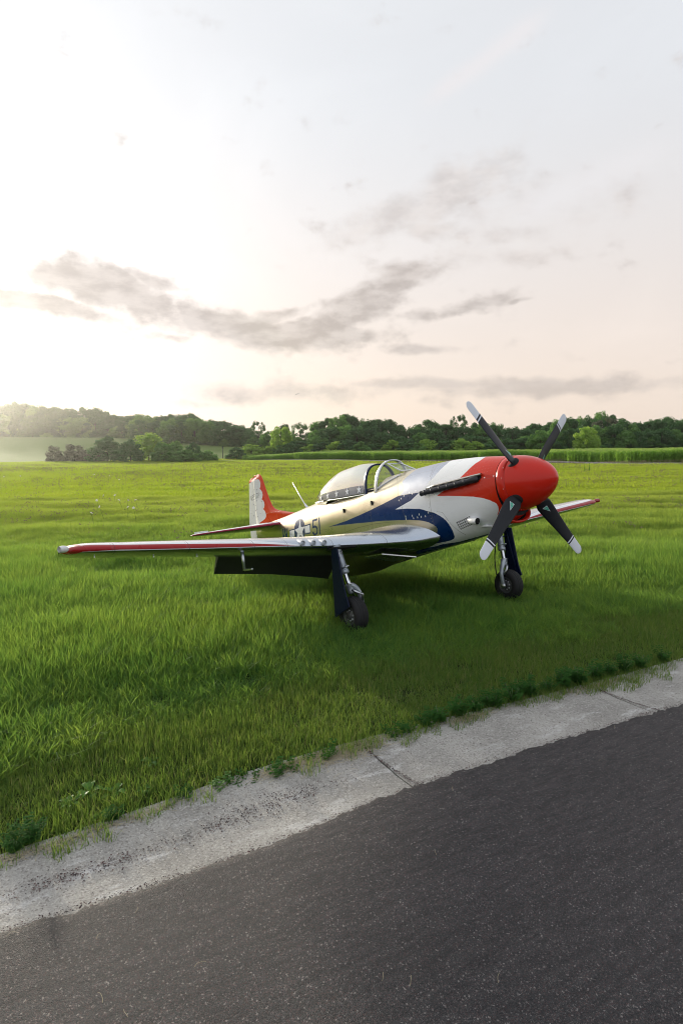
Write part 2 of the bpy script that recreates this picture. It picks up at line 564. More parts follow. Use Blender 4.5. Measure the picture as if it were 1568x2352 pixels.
BELLY=[(2.51,2.377),(2.47,2.44),(2.44,2.508),(2.4,2.676),(2.34,2.702),(2.27,2.712),(2.22,2.749),(2.16,2.775),(2.1,2.796),(2.0,2.864),(1.85,2.948),(1.81,2.99),(1.78,3.047)]
BELLY2=[(2.22,2.676),(2.1,2.707),(2.05,2.738),(1.99,2.754),(1.84,2.843),(1.79,2.869),(1.74,2.885),(1.68,2.885),(1.48,2.937),(1.44,2.969),(1.39,2.979),(1.35,3.011)]
CIRC=[(6.18,1.529),(6.19,1.602),(6.22,1.655),(6.32,1.754),(6.37,1.791),(6.44,1.827),(6.5,1.848),(6.56,1.859),(6.61,1.854),(6.69,1.791),(6.72,1.744),(6.74,1.607),(6.74,1.414),(6.73,1.314),(6.69,1.131),(6.66,1.058),(6.63,1.0),(6.59,0.963),(6.53,0.958),(6.47,0.974),(6.41,1.016),(6.34,1.073),(6.28,1.147),(6.23,1.225),(6.2,1.314),(6.18,1.403),(6.17,1.492)]
STAR=[(6.46,1.073),(6.41,1.246),(6.38,1.398),(6.18,1.403),(6.32,1.581),(6.32,1.676),(6.31,1.77),(6.45,1.655),(6.57,1.733),(6.7,1.833),(6.6,1.597),(6.73,1.456),(6.51,1.403),(6.48,1.299),(6.47,1.189)]
BARR=[(6.19,1.361),(5.9,1.346),(5.9,1.466),(5.91,1.581),(5.93,1.655),(6.21,1.665),(6.19,1.482)]
BARRW=[(6.19,1.408),(5.94,1.388),(5.94,1.524),(5.95,1.628),(6.2,1.634),(6.19,1.539)]
BARL=[(7.02,1.424),(6.72,1.403),(6.73,1.545),(6.75,1.655),(6.78,1.765),(7.1,1.817),(7.06,1.691),(7.04,1.571)]
BARLW=[(7.0,1.461),(6.74,1.45),(6.76,1.592),(6.79,1.707),(7.05,1.754),(7.02,1.613)]
FIVE=[(5.82,1.23),(5.58,1.23),(5.57,1.309),(5.76,1.314),(5.76,1.461),(5.69,1.456),(5.6,1.513),(5.58,1.581),(5.61,1.665),(5.67,1.696),(5.78,1.712),(5.84,1.665),(5.84,1.628),(5.79,1.628),(5.74,1.67),(5.69,1.665),(5.65,1.644),(5.63,1.592),(5.67,1.539),(5.73,1.534),(5.82,1.55),(5.81,1.445),(5.81,1.34)]
ONE=[(5.53,1.225),(5.48,1.23),(5.46,1.424),(5.46,1.513),(5.49,1.691),(5.54,1.691),(5.51,1.513),(5.51,1.419),(5.52,1.325)]
DW=[(7.44,1.299),(7.39,1.293),(7.37,1.461),(7.38,1.613),(7.34,1.602),(7.3,1.288),(7.25,1.283),(7.24,1.445),(7.25,1.597),(7.21,1.581),(7.18,1.435),(7.17,1.283),(7.12,1.278),(7.13,1.435),(7.16,1.587),(7.2,1.723),(7.31,1.733),(7.29,1.487),(7.36,1.733),(7.46,1.738),(7.44,1.602),(7.43,1.456)]
FILLET_LINE=[(4.75,1.749),(4.37,1.696),(4.04,1.665),(3.57,1.66),(3.07,1.691),(2.89,1.712),(2.68,1.749)]
PL1=[(3.01,0.508),(2.89,0.812),(2.84,1.011),(2.81,1.183),(2.75,1.356),(2.71,1.508),(2.68,1.618),(2.66,1.728),(2.66,1.864),(2.68,2.011),(2.72,2.178)]
PL2=[(2.12,0.361),(2.06,0.67),(2.06,0.864)]
PL3=[(1.89,1.676),(1.78,1.717),(1.73,1.838),(1.69,1.979),(1.61,2.267),(1.54,2.56)]
PL4=[(0.95,1.236),(0.81,1.251),(0.7,1.257)]
RIVETS=[(2.65,1.649),(2.48,1.66),(2.31,1.66),(2.09,1.66),(2.65,1.696),(2.46,1.707),(2.36,1.707),(2.27,1.712),(2.17,1.717),(2.52,1.168),(2.44,1.22),(2.36,1.162),(2.66,1.225),(2.73,1.278),(2.79,1.309),(1.86,1.67),(2.19,2.037),(2.2,2.215),(2.28,2.44),(2.19,2.419),(0.89,1.199),(0.73,1.204),(1.86,1.676),(1.69,1.979),(1.61,2.267),(1.54,2.56),(1.91,1.356)]


P = Paint(2400, 900, (0.70, 9.25, 0.0, PI), METAL, 0.0)
wl = [(1.80, -.1)] + WHITE_L + LOBE_O[1:] + BELLY[1:] + [(1.78, 3.3), (.5, 3.3), (.5, -.1)]
P.poly(wl, WHITE)
P.poly([(1.14, -.1)] + RED_UP + RED_LO + [(.86, 2.7), (.84, 3.3), (.5, 3.3), (.5, -.1)], RED)
P.poly(NAVY_, NAVY)
P.poly([(2.61, -.1)] + SILVER_L[::-1] + WHITE_L[:-2][::-1] + [(1.80, -.1)], SILVER, 0.0)
P.poly(BELLY[3:6] + BELLY2[1:] + [(1.0, 3.3), (3.0, 3.3), (2.8, 2.75), (2.5, 2.5)], NAVY)
P.poly([(6.98, .9), (7.6, .9), (7.8, 2.0), (7.6, 3.3), (7.2, 3.3), (7.05, 2.0)], METAL, 0.0)
P.poly(CIRC, NAVY); P.poly(BARR, NAVY); P.poly(BARL, NAVY)
P.poly(BARRW, WHITE); P.poly(BARLW, WHITE); P.poly(STAR, WHITE)
P.poly(FIVE, NAVY); P.poly(ONE, NAVY); P.poly(DW, NAVY)
seam = (0.16, 0.15, 0.13)
for xx in (2.02, 3.6, 4.5, 5.52, 6.3, 6.9, 7.6, 8.3):
    P.line([(xx, 0), (xx, PI)], .007, seam, 0.2, .55)
    for k in range(46):
        P.ell((xx + .03, .05 + k * .067), .0035, (.34, .31, .24), 0.1)
for aa, xa, xb in ((0.62, 2.0, 9.2), (1.05, 4.3, 9.0), (1.62, 5.0, 9.0), (1.95, 2.9, 9.0)):
    P.line([(xa, aa), (xb, aa)], .007, seam, 0.2, .45)
    for k in range(int((xb - xa) / .07)):
        P.ell((xa + k * .07, aa + .02), .0035, (.36, .33, .26), 0.1)
for ln in (PL1, PL2, PL3, PL4, FILLET_LINE):
    P.line(ln, .007, seam, 0.2, .6)
P.line([(1.01, 1.19), (.72, 1.13)], .006, (.12, .02, .02), 1, .8)
for rw in range(3):
    for k in range(30):
        P.ell((.80 + k * .055, .75 + rw * .12 + k * .012), .003, (.45, .43, .42), .6)
for p in RIVETS:
    P.ell(p, .0095, (.86, .86, .84), 0.5)
fl = FILLET_LINE
for k in range(len(fl) - 1):
    for q in np.linspace(0, 1, 5)[:-1]:
        P.ell((fl[k][0] + (fl[k + 1][0] - fl[k][0]) * q, fl[k][1] + (fl[k + 1][1] - fl[k][1]) * q + .05), .0065, (.85, .84, .78), .1)
# perforated cooling plate
for i in range(8):
    for j in range(4):
        P.ell((1.545 - i * .038 - j * .004, 2.075 + j * .075 - i * .004), .0125, (.01, .01, .012), 1)
IM_F = P.image('fuselage_livery')
M_FUS = skin_material('fuselage_skin', IM_F, METAL)

# --- wing skin: u = span, v = around the aerofoil (0.5 leading edge, 1 upper trailing edge)
Wp = Paint(1600, 800, (0.0, 5.65, 0.0, 1.0), (.50, .55, .62), 0.0)
Wp.poly([(2.35, .505), (3.2, .578), (4.2, .60), (5.1, .615), (5.7, .62), (5.7, .44), (5.1, .468), (4.2, .480), (3.2, .492)], WHITE)
Wp.poly([(2.5, .506), (3.2, .538), (4.2, .553), (5.0, .562), (5.42, .58), (5.55, .85), (5.7, .9), (5.7, .30), (5.55, .35), (5.42, .46), (5.0, .487), (4.2, .490), (3.2, .499)], (.34, .010, .014))
for yy in (1.05, 1.9, 2.65, 3.17, 4.1, 5.05):
    Wp.line([(yy, 0), (yy, 1)], .005, (.10, .10, .10), .3, .6)
    for k in range(60):
        Wp.dot((yy + .03, .1 + k * .0135), .004, (.3, .3, .3), .2, .6)
for vv in (.62, .70, .80, .38, .30):
    Wp.line([(.4, vv), (5.2, vv)], .004, (.12, .12, .12), .3, .5)
Wp.poly([(2.0, .66), (2.6, .66), (2.6, .78), (2.0, .78)], (.55, .56, .58), 0.0)
IM_W = Wp.image('wing_livery')
M_WING = skin_material('wing_skin', IM_W, SILVER, 0.20)

# --- fin and rudder: side view, x by z
Fp = Paint(900, 640, (7.0, 9.8, -.1, 1.7), (.66, .045, .012), 1.0)
sc_ = [(8.80, 1.44), (8.76, 1.40), (8.735, 1.33), (8.745, 1.25), (8.80, 1.19), (8.74, 1.16), (8.675, 1.09), (8.66, 1.02), (8.69, .95), (8.74, .915),
       (8.67, .88), (8.61, .82), (8.60, .75), (8.64, .69), (8.71, .655), (8.65, .625), (8.595, .57), (8.585, .50), (8.62, .44), (8.69, .40), (8.80, .375),
       (9.02, .335), (9.10, .2), (9.2, -.2), (9.9, -.2), (9.9, 1.35), (9.45, 1.44), (9.2, 1.455), (8.9, 1.46)]
def catm(pts, n=4):
    p = np.array(pts, float); o = []
    for i in range(len(p) - 1):
        a = p[max(i - 1, 0)]; b = p[i]; c = p[i + 1]; d = p[min(i + 2, len(p) - 1)]
        for u in np.arange(n) / n:
            o.append(.5 * ((2 * b) + (c - a) * u + (2 * a - 5 * b + 4 * c - d) * u * u + (3 * b - a - 3 * c + d) * u ** 3))
    o.append(p[-1]); return o
Fp.poly(sc_, (.80, .80, .80))
Fp.line([(9.10, 1.6), (9.24, -.05)], .008, (.3, .3, .3), 1, .6)
Fp.line([(9.62, .45), (9.53, .95), (9.62, .96)], .007, (.35, .35, .35), 1, .8)
def star2(c, r, n=5):
    return [(c[0] + (r if k % 2 == 0 else r * .40) * math.sin(k * PI / n), c[1] + (r if k % 2 == 0 else r * .40) * math.cos(k * PI / n)) for k in range(2 * n)]
def fpt(px, py):       # rows of the traced tail picture to x,z on the fin
    return (9.50 - (px - 683) * .0060 + (py - 400) * .00085, 1.53 - (py - 205) * .00268 + (px - 683) * .0002)
for c in ((690, 235), (775, 243), (733, 325), (762, 335), (800, 388), (765, 440), (729, 463), (753, 480), (817, 466), (772, 522), (758, 530), (701, 538), (733, 572), (806, 573), (778, 594), (746, 298)):
    Fp.poly(star2(fpt(*c), .023 if c != (746, 298) else .01), (.02, .02, .05))
GLY = {'N': [[(0, 0), (0, 1), (.6, 0), (.6, 1)]],
       '3': [[(0, .9), (.15, 1), (.45, 1), (.6, .88), (.6, .65), (.42, .53), (.2, .53)], [(.42, .53), (.62, .4), (.62, .15), (.45, 0), (.15, 0), (0, .12)]],
       '5': [[(.58, 1), (.06, 1), (.04, .55), (.35, .6), (.58, .45), (.6, .2), (.42, 0), (.12, 0), (0, .1)]],
       '1': [[(.1, .82), (.3, 1), (.3, 0)]],
       'G': [[(.6, .85), (.45, 1), (.18, 1), (0, .8), (0, .2), (.18, 0), (.45, 0), (.6, .15), (.6, .45), (.35, .45)]],
       'H': [[(0, 0), (0, 1)], [(.6, 0), (.6, 1)], [(0, .52), (.6, .52)]]}
def write(pt, txt, x0, z0, hgt, wid, gap, col, lw):
    # the writing runs nose-ward on this side, so x falls as the text advances
    x = x0
    for ch in txt:
        for st in GLY[ch]:
            pt.line([(x - q[0] * wid / .6, z0 + q[1] * hgt + (x0 - x + q[0] * wid) * .03) for q in st], lw, col, 1)
        x -= wid + gap
write(Fp, 'N351GH', 9.42, .965, .125, .062, .038, (.03, .03, .05), .013)
Fp.line([(9.46, 1.02), (9.435, 1.02)], .012, (.03, .03, .05), 1)
for k in range(14):
    Fp.dot((7.9 + k * .07, .50 + k * .003), .008, (.8, .75, .6), .8)
IM_T = Fp.image('tail_livery')
M_FIN = skin_material('fin_skin', IM_T, RED)

Sp = Paint(400, 400, (0, 2.1, 0, 1), (.70, .71, .74), 0.0)
Sp.poly([(0, .50), (2.2, .50), (2.2, .60), (0, .60)], WHITE)
Sp.poly([(0, .47), (1.7, .47), (1.85, .40), (2.2, .40), (2.2, .62), (1.9, .56), (0, .545)], (.32, .02, .06))
for yy in (.3, 1.0, 1.6): Sp.line([(yy, 0), (yy, 1)], .006, (.1, .1, .1), .3, .6)
IM_S = Sp.image('stabilizer_livery')
M_STAB = skin_material('stabilizer_skin', IM_S, SILVER, 0.20)

M_RED = simple('red_gloss_paint', (0.62, 0.020, 0.008), 0.24, coat=0.15, var=.05, scale=4, spec=.28)
M_WHITE = simple('white_gloss_paint', (0.74, 0.76, 0.78), 0.3, coat=0.5, var=.05)
M_NAVY = simple('navy_paint', (0.003, 0.014, 0.065), 0.38, coat=0.05, var=.1, spec=.25)
M_BLADE = simple('propeller_black', (0.010, 0.012, 0.016), 0.42, var=.25, scale=30, spec=.3)
M_BWHITE = simple('blade_tip_white', (0.72, 0.75, 0.80), 0.4, coat=0.3, var=.04)
M_GREEN = simple('blade_badge_green', (0.01, 0.42, 0.26), 0.35, var=.06)
M_DARK = simple('black_hollow', (0.006, 0.006, 0.007), 0.8, var=.3)
M_RUBBER = simple('tyre_rubber', (0.009, 0.009, 0.010), 0.75, var=.25, scale=25, bump=.3)
M_STEEL = simple('bare_steel', (0.55, 0.57, 0.60), 0.30, metal=1.0, var=.12, scale=20)
M_GREYP = simple('grey_gear_paint', (0.36, 0.40, 0.44), 0.35, metal=0.5, coat=.2, var=.12, scale=16)
M_EXH = simple('sooty_exhaust_steel', (0.035, 0.036, 0.042), 0.42, metal=0.6, var=.35, scale=25)
M_FAIR = simple('exhaust_shroud_metal', (0.42, 0.41, 0.40), 0.34, metal=1.0, var=.15)
M_ALU = simple('aluminium', (0.70, 0.71, 0.72), 0.28, metal=1.0, var=.08)
M_INT = simple('cockpit_interior', (0.03, 0.035, 0.03), 0.6, var=.2)
M_LEATH = simple('seat_leather', (0.05, 0.045, 0.04), 0.5, var=.3, scale=20)
M_STARW = simple('white_decal', (0.85, 0.86, 0.88), 0.4, var=.03)
M_DOOR = simple('dark_navy_door_paint', (0.002, 0.007, 0.030), 0.4, var=.1, spec=.2)
M_RIM = simple('dark_wheel_rim', (.10, .105, .11), .45, metal=.4, var=.2)
M_FLAP = simple('flap_underside', (0.10, 0.105, 0.11), 0.45, metal=0.8, var=.2, scale=6)

mg, t, out = new_mat('acrylic_glass')
gl = t.node('ShaderNodeBsdfGlossy'); gl.inputs['Roughness'].default_value = 0.03
gl.inputs['Color'].default_value = (0.95, 0.95, 0.95, 1)
tr_ = t.node('ShaderNodeBsdfTransparent'); tr_.inputs[0].default_value = (0.90, 0.93, 0.93, 1)
df = t.node('ShaderNodeBsdfDiffuse'); df.inputs[0].default_value = (0.75, 0.76, 0.74, 1)
fr = t.node('ShaderNodeLayerWeight'); fr.inputs[0].default_value = 0.42
tc = t.node('ShaderNodeTexCoord').outputs['Object']
dust = t.ramp(t.noise(tc, 5, 5), .35, .8, 0.02, .10)
m1 = t.node('ShaderNodeMixShader'); t.put(m1.inputs[0], dust); t.l.new(tr_.outputs[0], m1.inputs[1]); t.l.new(df.outputs[0], m1.inputs[2])
bk = t.node('ShaderNodeNewGeometry').outputs['Backfacing']
m2 = t.node('ShaderNodeMixShader'); t.put(m2.inputs[0], t.mix(bk, t.m('ADD', t.m('MULTIPLY', fr.outputs['Fresnel'], 0.8), 0.06, clamp=True), (.06, .06, .06)))
t.l.new(m1.outputs[0], m2.inputs[1]); t.l.new(gl.outputs[0], m2.inputs[2]); t.l.new(m2.outputs[0], out.inputs[0])
M_GLASS = mg
mg, t, out = new_mat('sky_sheen_bubble_acrylic')  # mirror and white diffuse shares raised to stand for bright sky reflection
gl = t.node('ShaderNodeBsdfGlossy'); gl.inputs['Roughness'].default_value = 0.015
gl.inputs['Color'].default_value = (0.93, 0.92, 0.90, 1)
tr_ = t.node('ShaderNodeBsdfTransparent'); tr_.inputs[0].default_value = (0.88, 0.90, 0.88, 1)
df = t.node('ShaderNodeBsdfDiffuse'); df.inputs[0].default_value = (0.85, 0.85, 0.83, 1)
fr = t.node('ShaderNodeLayerWeight'); fr.inputs[0].default_value = 0.72
m1 = t.node('ShaderNodeMixShader'); m1.inputs[0].default_value = .10; t.l.new(tr_.outputs[0], m1.inputs[1]); t.l.new(df.outputs[0], m1.inputs[2])
bk = t.node('ShaderNodeNewGeometry').outputs['Backfacing']
m2 = t.node('ShaderNodeMixShader'); t.put(m2.inputs[0], t.mix(bk, t.m('ADD', t.m('MULTIPLY', fr.outputs['Fresnel'], 0.55), 0.52, clamp=True), (.06, .06, .06)))
t.l.new(m1.outputs[0], m2.inputs[1]); t.l.new(gl.outputs[0], m2.inputs[2]); t.l.new(m2.outputs[0], out.inputs[0])
M_BUBBLE = mg

yaw, pit = 0.9799292, 0.20077002
cy, sy, cp_, sp_ = math.cos(yaw), math.sin(yaw), math.cos(pit), math.sin(pit)
Fv = np.array([cy * cp_, -sy * cp_, sp_]); Rv = np.array([-sy, -cy, 0]); Uv = np.array([-cy * sp_, sy * sp_, cp_])
Mx = Matrix(((-Fv[0], Rv[0], Uv[0], 1.2498), (-Fv[1], Rv[1], Uv[1], 7.3507), (-Fv[2], Rv[2], Uv[2], 0.0), (0, 0, 0, 1)))
plane = empty('airplane', mat=Mx)
tag(plane, 'small silver fighter style airplane with red nose, white and navy swooshes, parked on the grass', 'airplane')
bpy.context.view_layer.update()


def part(mb, name, mat=None, parent=None, smooth=True, mats=None):
    return mb.build(name, mat, parent or plane, smooth, mats, xf)


def part_vf(name, v, f, mat, parent=None, smooth=True, uv=None):
    return mesh_obj(name, xf(v), f, mat, parent or plane, smooth, uv=uv)


# fuselage -------------------------------------------------------------------
nx, na = 200, 120
xs = np.linspace(.70, 9.25, nx)
aa = np.linspace(-PI, PI, na + 1)
X, A = np.meshgrid(xs, aa, indexing='ij')
V = fus(X.ravel(), A.ravel())
UVs = np.stack([(X.ravel() - .70) / 8.55, np.abs(A.ravel()) / PI], 1)
Fc = []
for i in range(nx - 1):
    for j in range(na):
        xm, am = (xs[i] + xs[i + 1]) / 2, abs((aa[j] + aa[j + 1]) / 2)
        if 3.42 < xm < 5.35 and am < 0.80: continue          # cockpit opening
        Fc.append((i * (na + 1) + j, i * (na + 1) + j + 1, (i + 1) * (na + 1) + j + 1, (i + 1) * (na + 1) + j))
fuselage = part_vf('fuselage', V, Fc, M_FUS, uv=UVs)
for xb_ in (.705, 9.248):
    mb = MB(); mb.add(fus(np.full(60, xb_), np.linspace(-PI, PI, 61)[:-1]), [tuple(range(60))])
    part(mb, 'bulkhead', M_DARK, fuselage, False)

# cockpit tub and fittings
tub_v, tub_f = [], []
mb = MB()
xt = np.linspace(3.42, 5.36, 20)
sec_ = [(-.8, 0), (-.8, -.45), (.8, -.45), (.8, 0)]
for x in xt:
    e = fus(np.array([x]), np.array([.80]))[0]
    for sgn, dz_ in ((-1, 0), (-1, -.45), (1, -.45), (1, 0)):
        tub_v.append([x, sgn * (e[1] + .0), e[2] + dz_])
for i in range(19):
    for j in range(3): tub_f.append((i * 4 + j, i * 4 + j + 1, i * 4 + j + 5, i * 4 + j + 4))
tub_f += [(0, 1, 2, 3), (76, 77, 78, 79)]
mb.add(tub_v, tub_f)
part(mb, 'cockpit_tub', M_INT, None, False)
mb = MB(); mb.add(*box((4.55, 0, .22), (.12, .40, .60))); mb.add(*box((4.3, 0, .0), (.5, .40, .10)))
seat = part(mb, 'seat', M_LEATH, None, False)
mb = MB(); mb.add(*box((4.62, 0, .56), (.10, .22, .16)))
part(mb, 'headrest', M_LEATH, seat, False)
mb = MB(); mb.add(*slab([(3.45, -.33, .30), (3.45, .33, .30), (3.45, .27, .48), (3.45, 0, .56), (3.45, -.27, .48)], (.08, 0, 0)))
part(mb, 'instrument_panel', M_INT, None, False)
mb = MB()
for sgn in (-1, 1):
    mb.add(*tube([(x, sgn * .35, z) for x, z in ((3.55, .36), (3.8, .37), (4.2, .385), (4.8, .41), (5.3, .42))], .022, 8))
part(mb, 'cockpit_rail', M_DARK)

# spinner
prof = []
for k in range(33):
    x = .55 * (k / 32) ** 1.6
    prof.append((x, .405 * (1 - (1 - min(x / .74, 1)) ** 1.95) ** .56))
mb = MB(); mb.add(*lathe(prof, (0, 0, 0), (1, 0, 0), 64))
spinner = part(mb, 'spinner', M_RED)
mb = MB(); mb.add(*lathe([(.556, .30), (.556, .3885), (.60, .3975), (.64, .402), (.682, .4045), (.686, .400), (.686, .05)], (0, 0, 0), (1, 0, 0), 64))
part(mb, 'spinner_backplate', M_RED)
for sa_, sb_ in ((.54, .57), (.68, .71)):
    mb = MB(); mb.add(*lathe([(sa_, .384), (sb_, .384)], (0, 0, 0), (1, 0, 0), 48))
    part(mb, 'spinner_seam', M_DARK)
mb = MB()
for k in range(16):
    a = 2 * PI * (k + .5) / 16
    mb.add(*lathe([(0, .006), (.002, .006), (.003, 0.0001)], (.585, .3945 * math.sin(a), .3945 * math.cos(a)), (0, math.sin(a), math.cos(a)), 8))
part(mb, 'spinner_fasteners', M_ALU)['kind'] = 'stuff'

# propeller blades
PH = 0.7272; RB = 1.4735; HX = .4807
def blade(k):
    ph = PH + k * PI / 2
    rd = np.array([0, math.sin(ph), math.cos(ph)]); tg = np.array([0, math.cos(ph), -math.sin(ph)]); fw = np.array([-1., 0, 0])
    rr = np.concatenate([np.linspace(.30, .46, 6), np.linspace(.50, 1.28, 26), RB - .165 * (1 - np.sin(np.linspace(0, PI / 2, 12))) ** 1.0])
    rr = np.unique(np.round(rr, 4)); NP = 24
    V = []
    for r in rr:
        f = (r - .30) / (RB - .30)
        ch = np.interp(r, [.30, .38, .46, .60, .90, 1.25, RB], [.12, .185, .230, .222, .185, .150, .138])
        tip = 1.0 if r < RB - .085 else math.sqrt(max(0, 1 - ((r - (RB - .085)) / .085) ** 2.1))
        ch *= max(tip, .02)
        th = np.interp(r, [.30, .40, .6, 1.0, RB], [.13, .085, .045, .024, .012]) * max(tip, .15)
        be = math.radians(np.interp(r, [.30, .6, 1.0, RB], [40, 27, 14, 7]))
        c = tg * math.cos(be) + fw * math.sin(be); n = fw * math.cos(be) - tg * math.sin(be)
        for q in range(NP):
            an = 2 * PI * q / NP
            cx = math.cos(an); cz = math.sin(an)
            V.append(rd * r + c * ch * .5 * cx - c * ch * .05 + n * th * .5 * cz * (1 - .35 * cx if cz > 0 else .5) + np.array([HX, 0, 0]))
    Fq, fm = [], []
    for i in range(len(rr) - 1):
        rm = (rr[i] + rr[i + 1]) / 2
        mi = 1 if rm > 1.222 else 0
        for j in range(NP):
            j2 = (j + 1) % NP
            Fq.append((i * NP + j, i * NP + j2, (i + 1) * NP + j2, (i + 1) * NP + j)); fm.append(mi)
    Fq.append(tuple((len(rr) - 1) * NP + j for j in range(NP))); fm.append(1)
    o = mesh_obj('propeller_blade', xf(V), Fq, mats=[M_BLADE, M_BWHITE], fmat=fm, parent=plane)
    # white band inboard of the tip, and the green badge, lie on the front face
    def on_face(r, u, off):
        be = math.radians(np.interp(r, [.30, .6, 1.0, RB], [40, 27, 14, 7]))
        ch = np.interp(r, [.30, .38, .46, .60, .90, 1.25, RB], [.12, .185, .230, .222, .185, .150, .138])
        th = np.interp(r, [.30, .40, .6, 1.0, RB], [.13, .085, .045, .024, .012])
        c = tg * math.cos(be) + fw * math.sin(be); n = fw * math.cos(be) - tg * math.sin(be)
        cx = u
        cz = math.sqrt(max(0, 1 - cx * cx))
        return rd * r + c * ch * .5 * cx - c * ch * .05 + n * (th * .5 * cz * (1 - .35 * cx) + off) + np.array([HX, 0, 0])
    bv, bf = [], []
    us = np.cos(np.linspace(PI, 0, 17))
    for r in (1.172, 1.192):
        for u in us: bv.append(on_face(r, u, .0028))
    bf = grid_faces(2, 17)
    part_vf('tip_band', bv, bf, M_BWHITE, o)
    # three-part triangular badge
    cr, r0 = .075, .535
    tri = [(r0 + cr * .95 * math.cos(a), .28 * math.sin(a) * 1.9 * .75) for a in (PI * .33, PI, -PI * .33)]
    tri = [(r0 - .062, -.50), (r0 - .055, .18), (r0 + .062, .10)]
    ce = (sum(p[0] for p in tri) / 3, sum(p[1] for p in tri) / 3)
    def T(pts, off): return [on_face(p[0], p[1], off) for p in pts]
    part_vf('badge_edge', T(tri, .004), [(0, 1, 2)], M_BWHITE, o, False)
    mb = MB()
    for i in range(3):
        a, b = tri[i], tri[(i + 1) % 3]
        def sh(p, f): return (ce[0] + (p[0] - ce[0]) * f, ce[1] + (p[1] - ce[1]) * f)
        m_ = ((a[0] + b[0] + ce[0]) / 3, (a[1] + b[1] + ce[1]) / 3)
        q = [sh(a, .84), sh(b, .84), ce]
        q = [(m_[0] + (p[0] - m_[0]) * .86, m_[1] + (p[1] - m_[1]) * .86) for p in q]
        mb.add(T(q, .006), [(0, 1, 2)])
    part(mb, 'badge', M_GREEN, o, False)
    # black collar standing for the dark cutout where the blade leaves the spinner
    mb = MB(); mb.add(*tube([rd * .30 + [HX, 0, 0], rd * .378 + [HX, 0, 0]], [.10, .085], 20))
    part(mb, 'blade_cutout', M_DARK, o)
    return o
for k in range(4): blade(k)

# chin air intake under the spinner
def ell(x, cz, hw, hh, n=40, p=2.3):
    a = np.linspace(0, 2 * PI, n, endpoint=False)
    s_, c_ = np.sin(a), np.cos(a)
    return np.stack([np.full(n, x), hw * np.sign(s_) * np.abs(s_) ** (2 / p), cz + hh * np.sign(c_) * np.abs(c_) ** (2 / p)], 1)
rings = [ell(1.0, -.40, .24, .14), ell(.88, -.405, .275, .155), ell(.74, -.41, .275, .157), ell(.70, -.41, .262, .146), ell(.69, -.41, .248, .132),
         ell(.70, -.41, .236, .120), ell(.76, -.41, .232, .116)]
part_vf('chin_intake', np.concatenate(rings), grid_faces(len(rings), 40, True), M_RED)
rings = [ell(.76, -.41, .232, .116), ell(1.1, -.41, .20, .10)]
v = np.concatenate(rings)
part_vf('intake_duct', v, grid_faces(2, 40, True) + [tuple(range(40, 80))], M_DARK)

# exhausts, shroud and stacks on both sides
for sg in (1, -1):
    def ex(s_, off, dz_):
        x = .97 + s_ * 1.14
        a = 1.20 + s_ * .045 + dz_
        p = fus(np.array([x]), np.array([a]))[0]; q = fus(np.array([x]), np.array([a + .01]))[0]; r_ = fus(np.array([x + .01]), np.array([a]))[0]
        n = np.cross(q - p, r_ - p); n /= np.linalg.norm(n)
        if n[1] < 0: n = -n
        return (p + n * off) * [1, sg, 1]
    # recessed dark trough
    ss = np.linspace(-.02, 1.0, 30)
    hv = []
    for s_ in ss:
        wdt = .105 * (1 - max(0, (s_ - .55) / .45) * .55) * math.sqrt(max(.03, 1 - max(0, (.06 - s_) / .08) ** 2))
        for q in np.linspace(-1, 1, 9):
            hv.append(ex(s_, .006 + .004 * (1 - q * q), q * wdt - .03))
    part_vf('exhaust_recess', hv, grid_faces(30, 9, flip=sg < 0), M_DARK)
    tv = []
    for s_ in np.linspace(-.03, .96, 30):
        for q, off in ((-.145, .004), (-.14, .030), (-.115, .050), (-.075, .046), (-.06, .02)):
            tv.append(ex(s_, off * min(1, (1 - s_) * 5 + .1), q * (1 - s_ * .25)))
    part_vf('exhaust_shroud', tv, grid_faces(30, 5, flip=sg < 0), M_FAIR)
    for k in range(6):
        s0 = .10 + k * .150
        pth = [ex(s0 - .07, .0, .0), ex(s0 - .03, .030, .02), ex(s0 + .03, .055, .035), ex(s0 + .10, .066, .045), ex(s0 + .170, .080, .052)]
        mb = MB(); mb.add(*tube(pth, [.044, .050, .044, .038, .044], 12, False)); 
        mb.add(*lathe([(0, .036), (.01, .047), (.024, .047), (.032, .036)], pth[3] - (pth[4] - pth[3]) * .2, pth[4] - pth[3], 12))
        part(mb, 'exhaust_stack', M_EXH)

# side scoop beside the perforated plate, and two little vents behind the cockpit, on the side in view
p0 = fus(np.array([1.24]), np.array([2.19]))[0]
mb = MB()
mb.add(*tube([p0 + (.12, -.03, .03), p0 + (.04, .028, .01), p0 + (-.06, .046, -.01), p0 + (-.13, .050, -.02)], [.026, .046, .053, .050], 20, False))
sc1 = part(mb, 'side_scoop', M_WHITE)
mb = MB(); mb.add(*tube([p0 + (-.125, .048, -.019), p0 + (-.06, .045, -.01)], [.045, .042], 20, True))
part(mb, 'scoop_mouth', M_DARK, sc1)
for k in range(3):
    mb = MB()
    b0 = fus(np.array([1.12 - k * .012]), np.array([2.56 + k * .04]))[0]
    mb.add(*tube([b0 + (.16, -.01, .0), b0 + (.05, .012, 0), b0 + (-.05, .016, -.0), b0 + (-.09, .0, -.0)], [.006, .016, .018, .008], 8))
    part(mb, 'cowl_blister', M_WHITE)
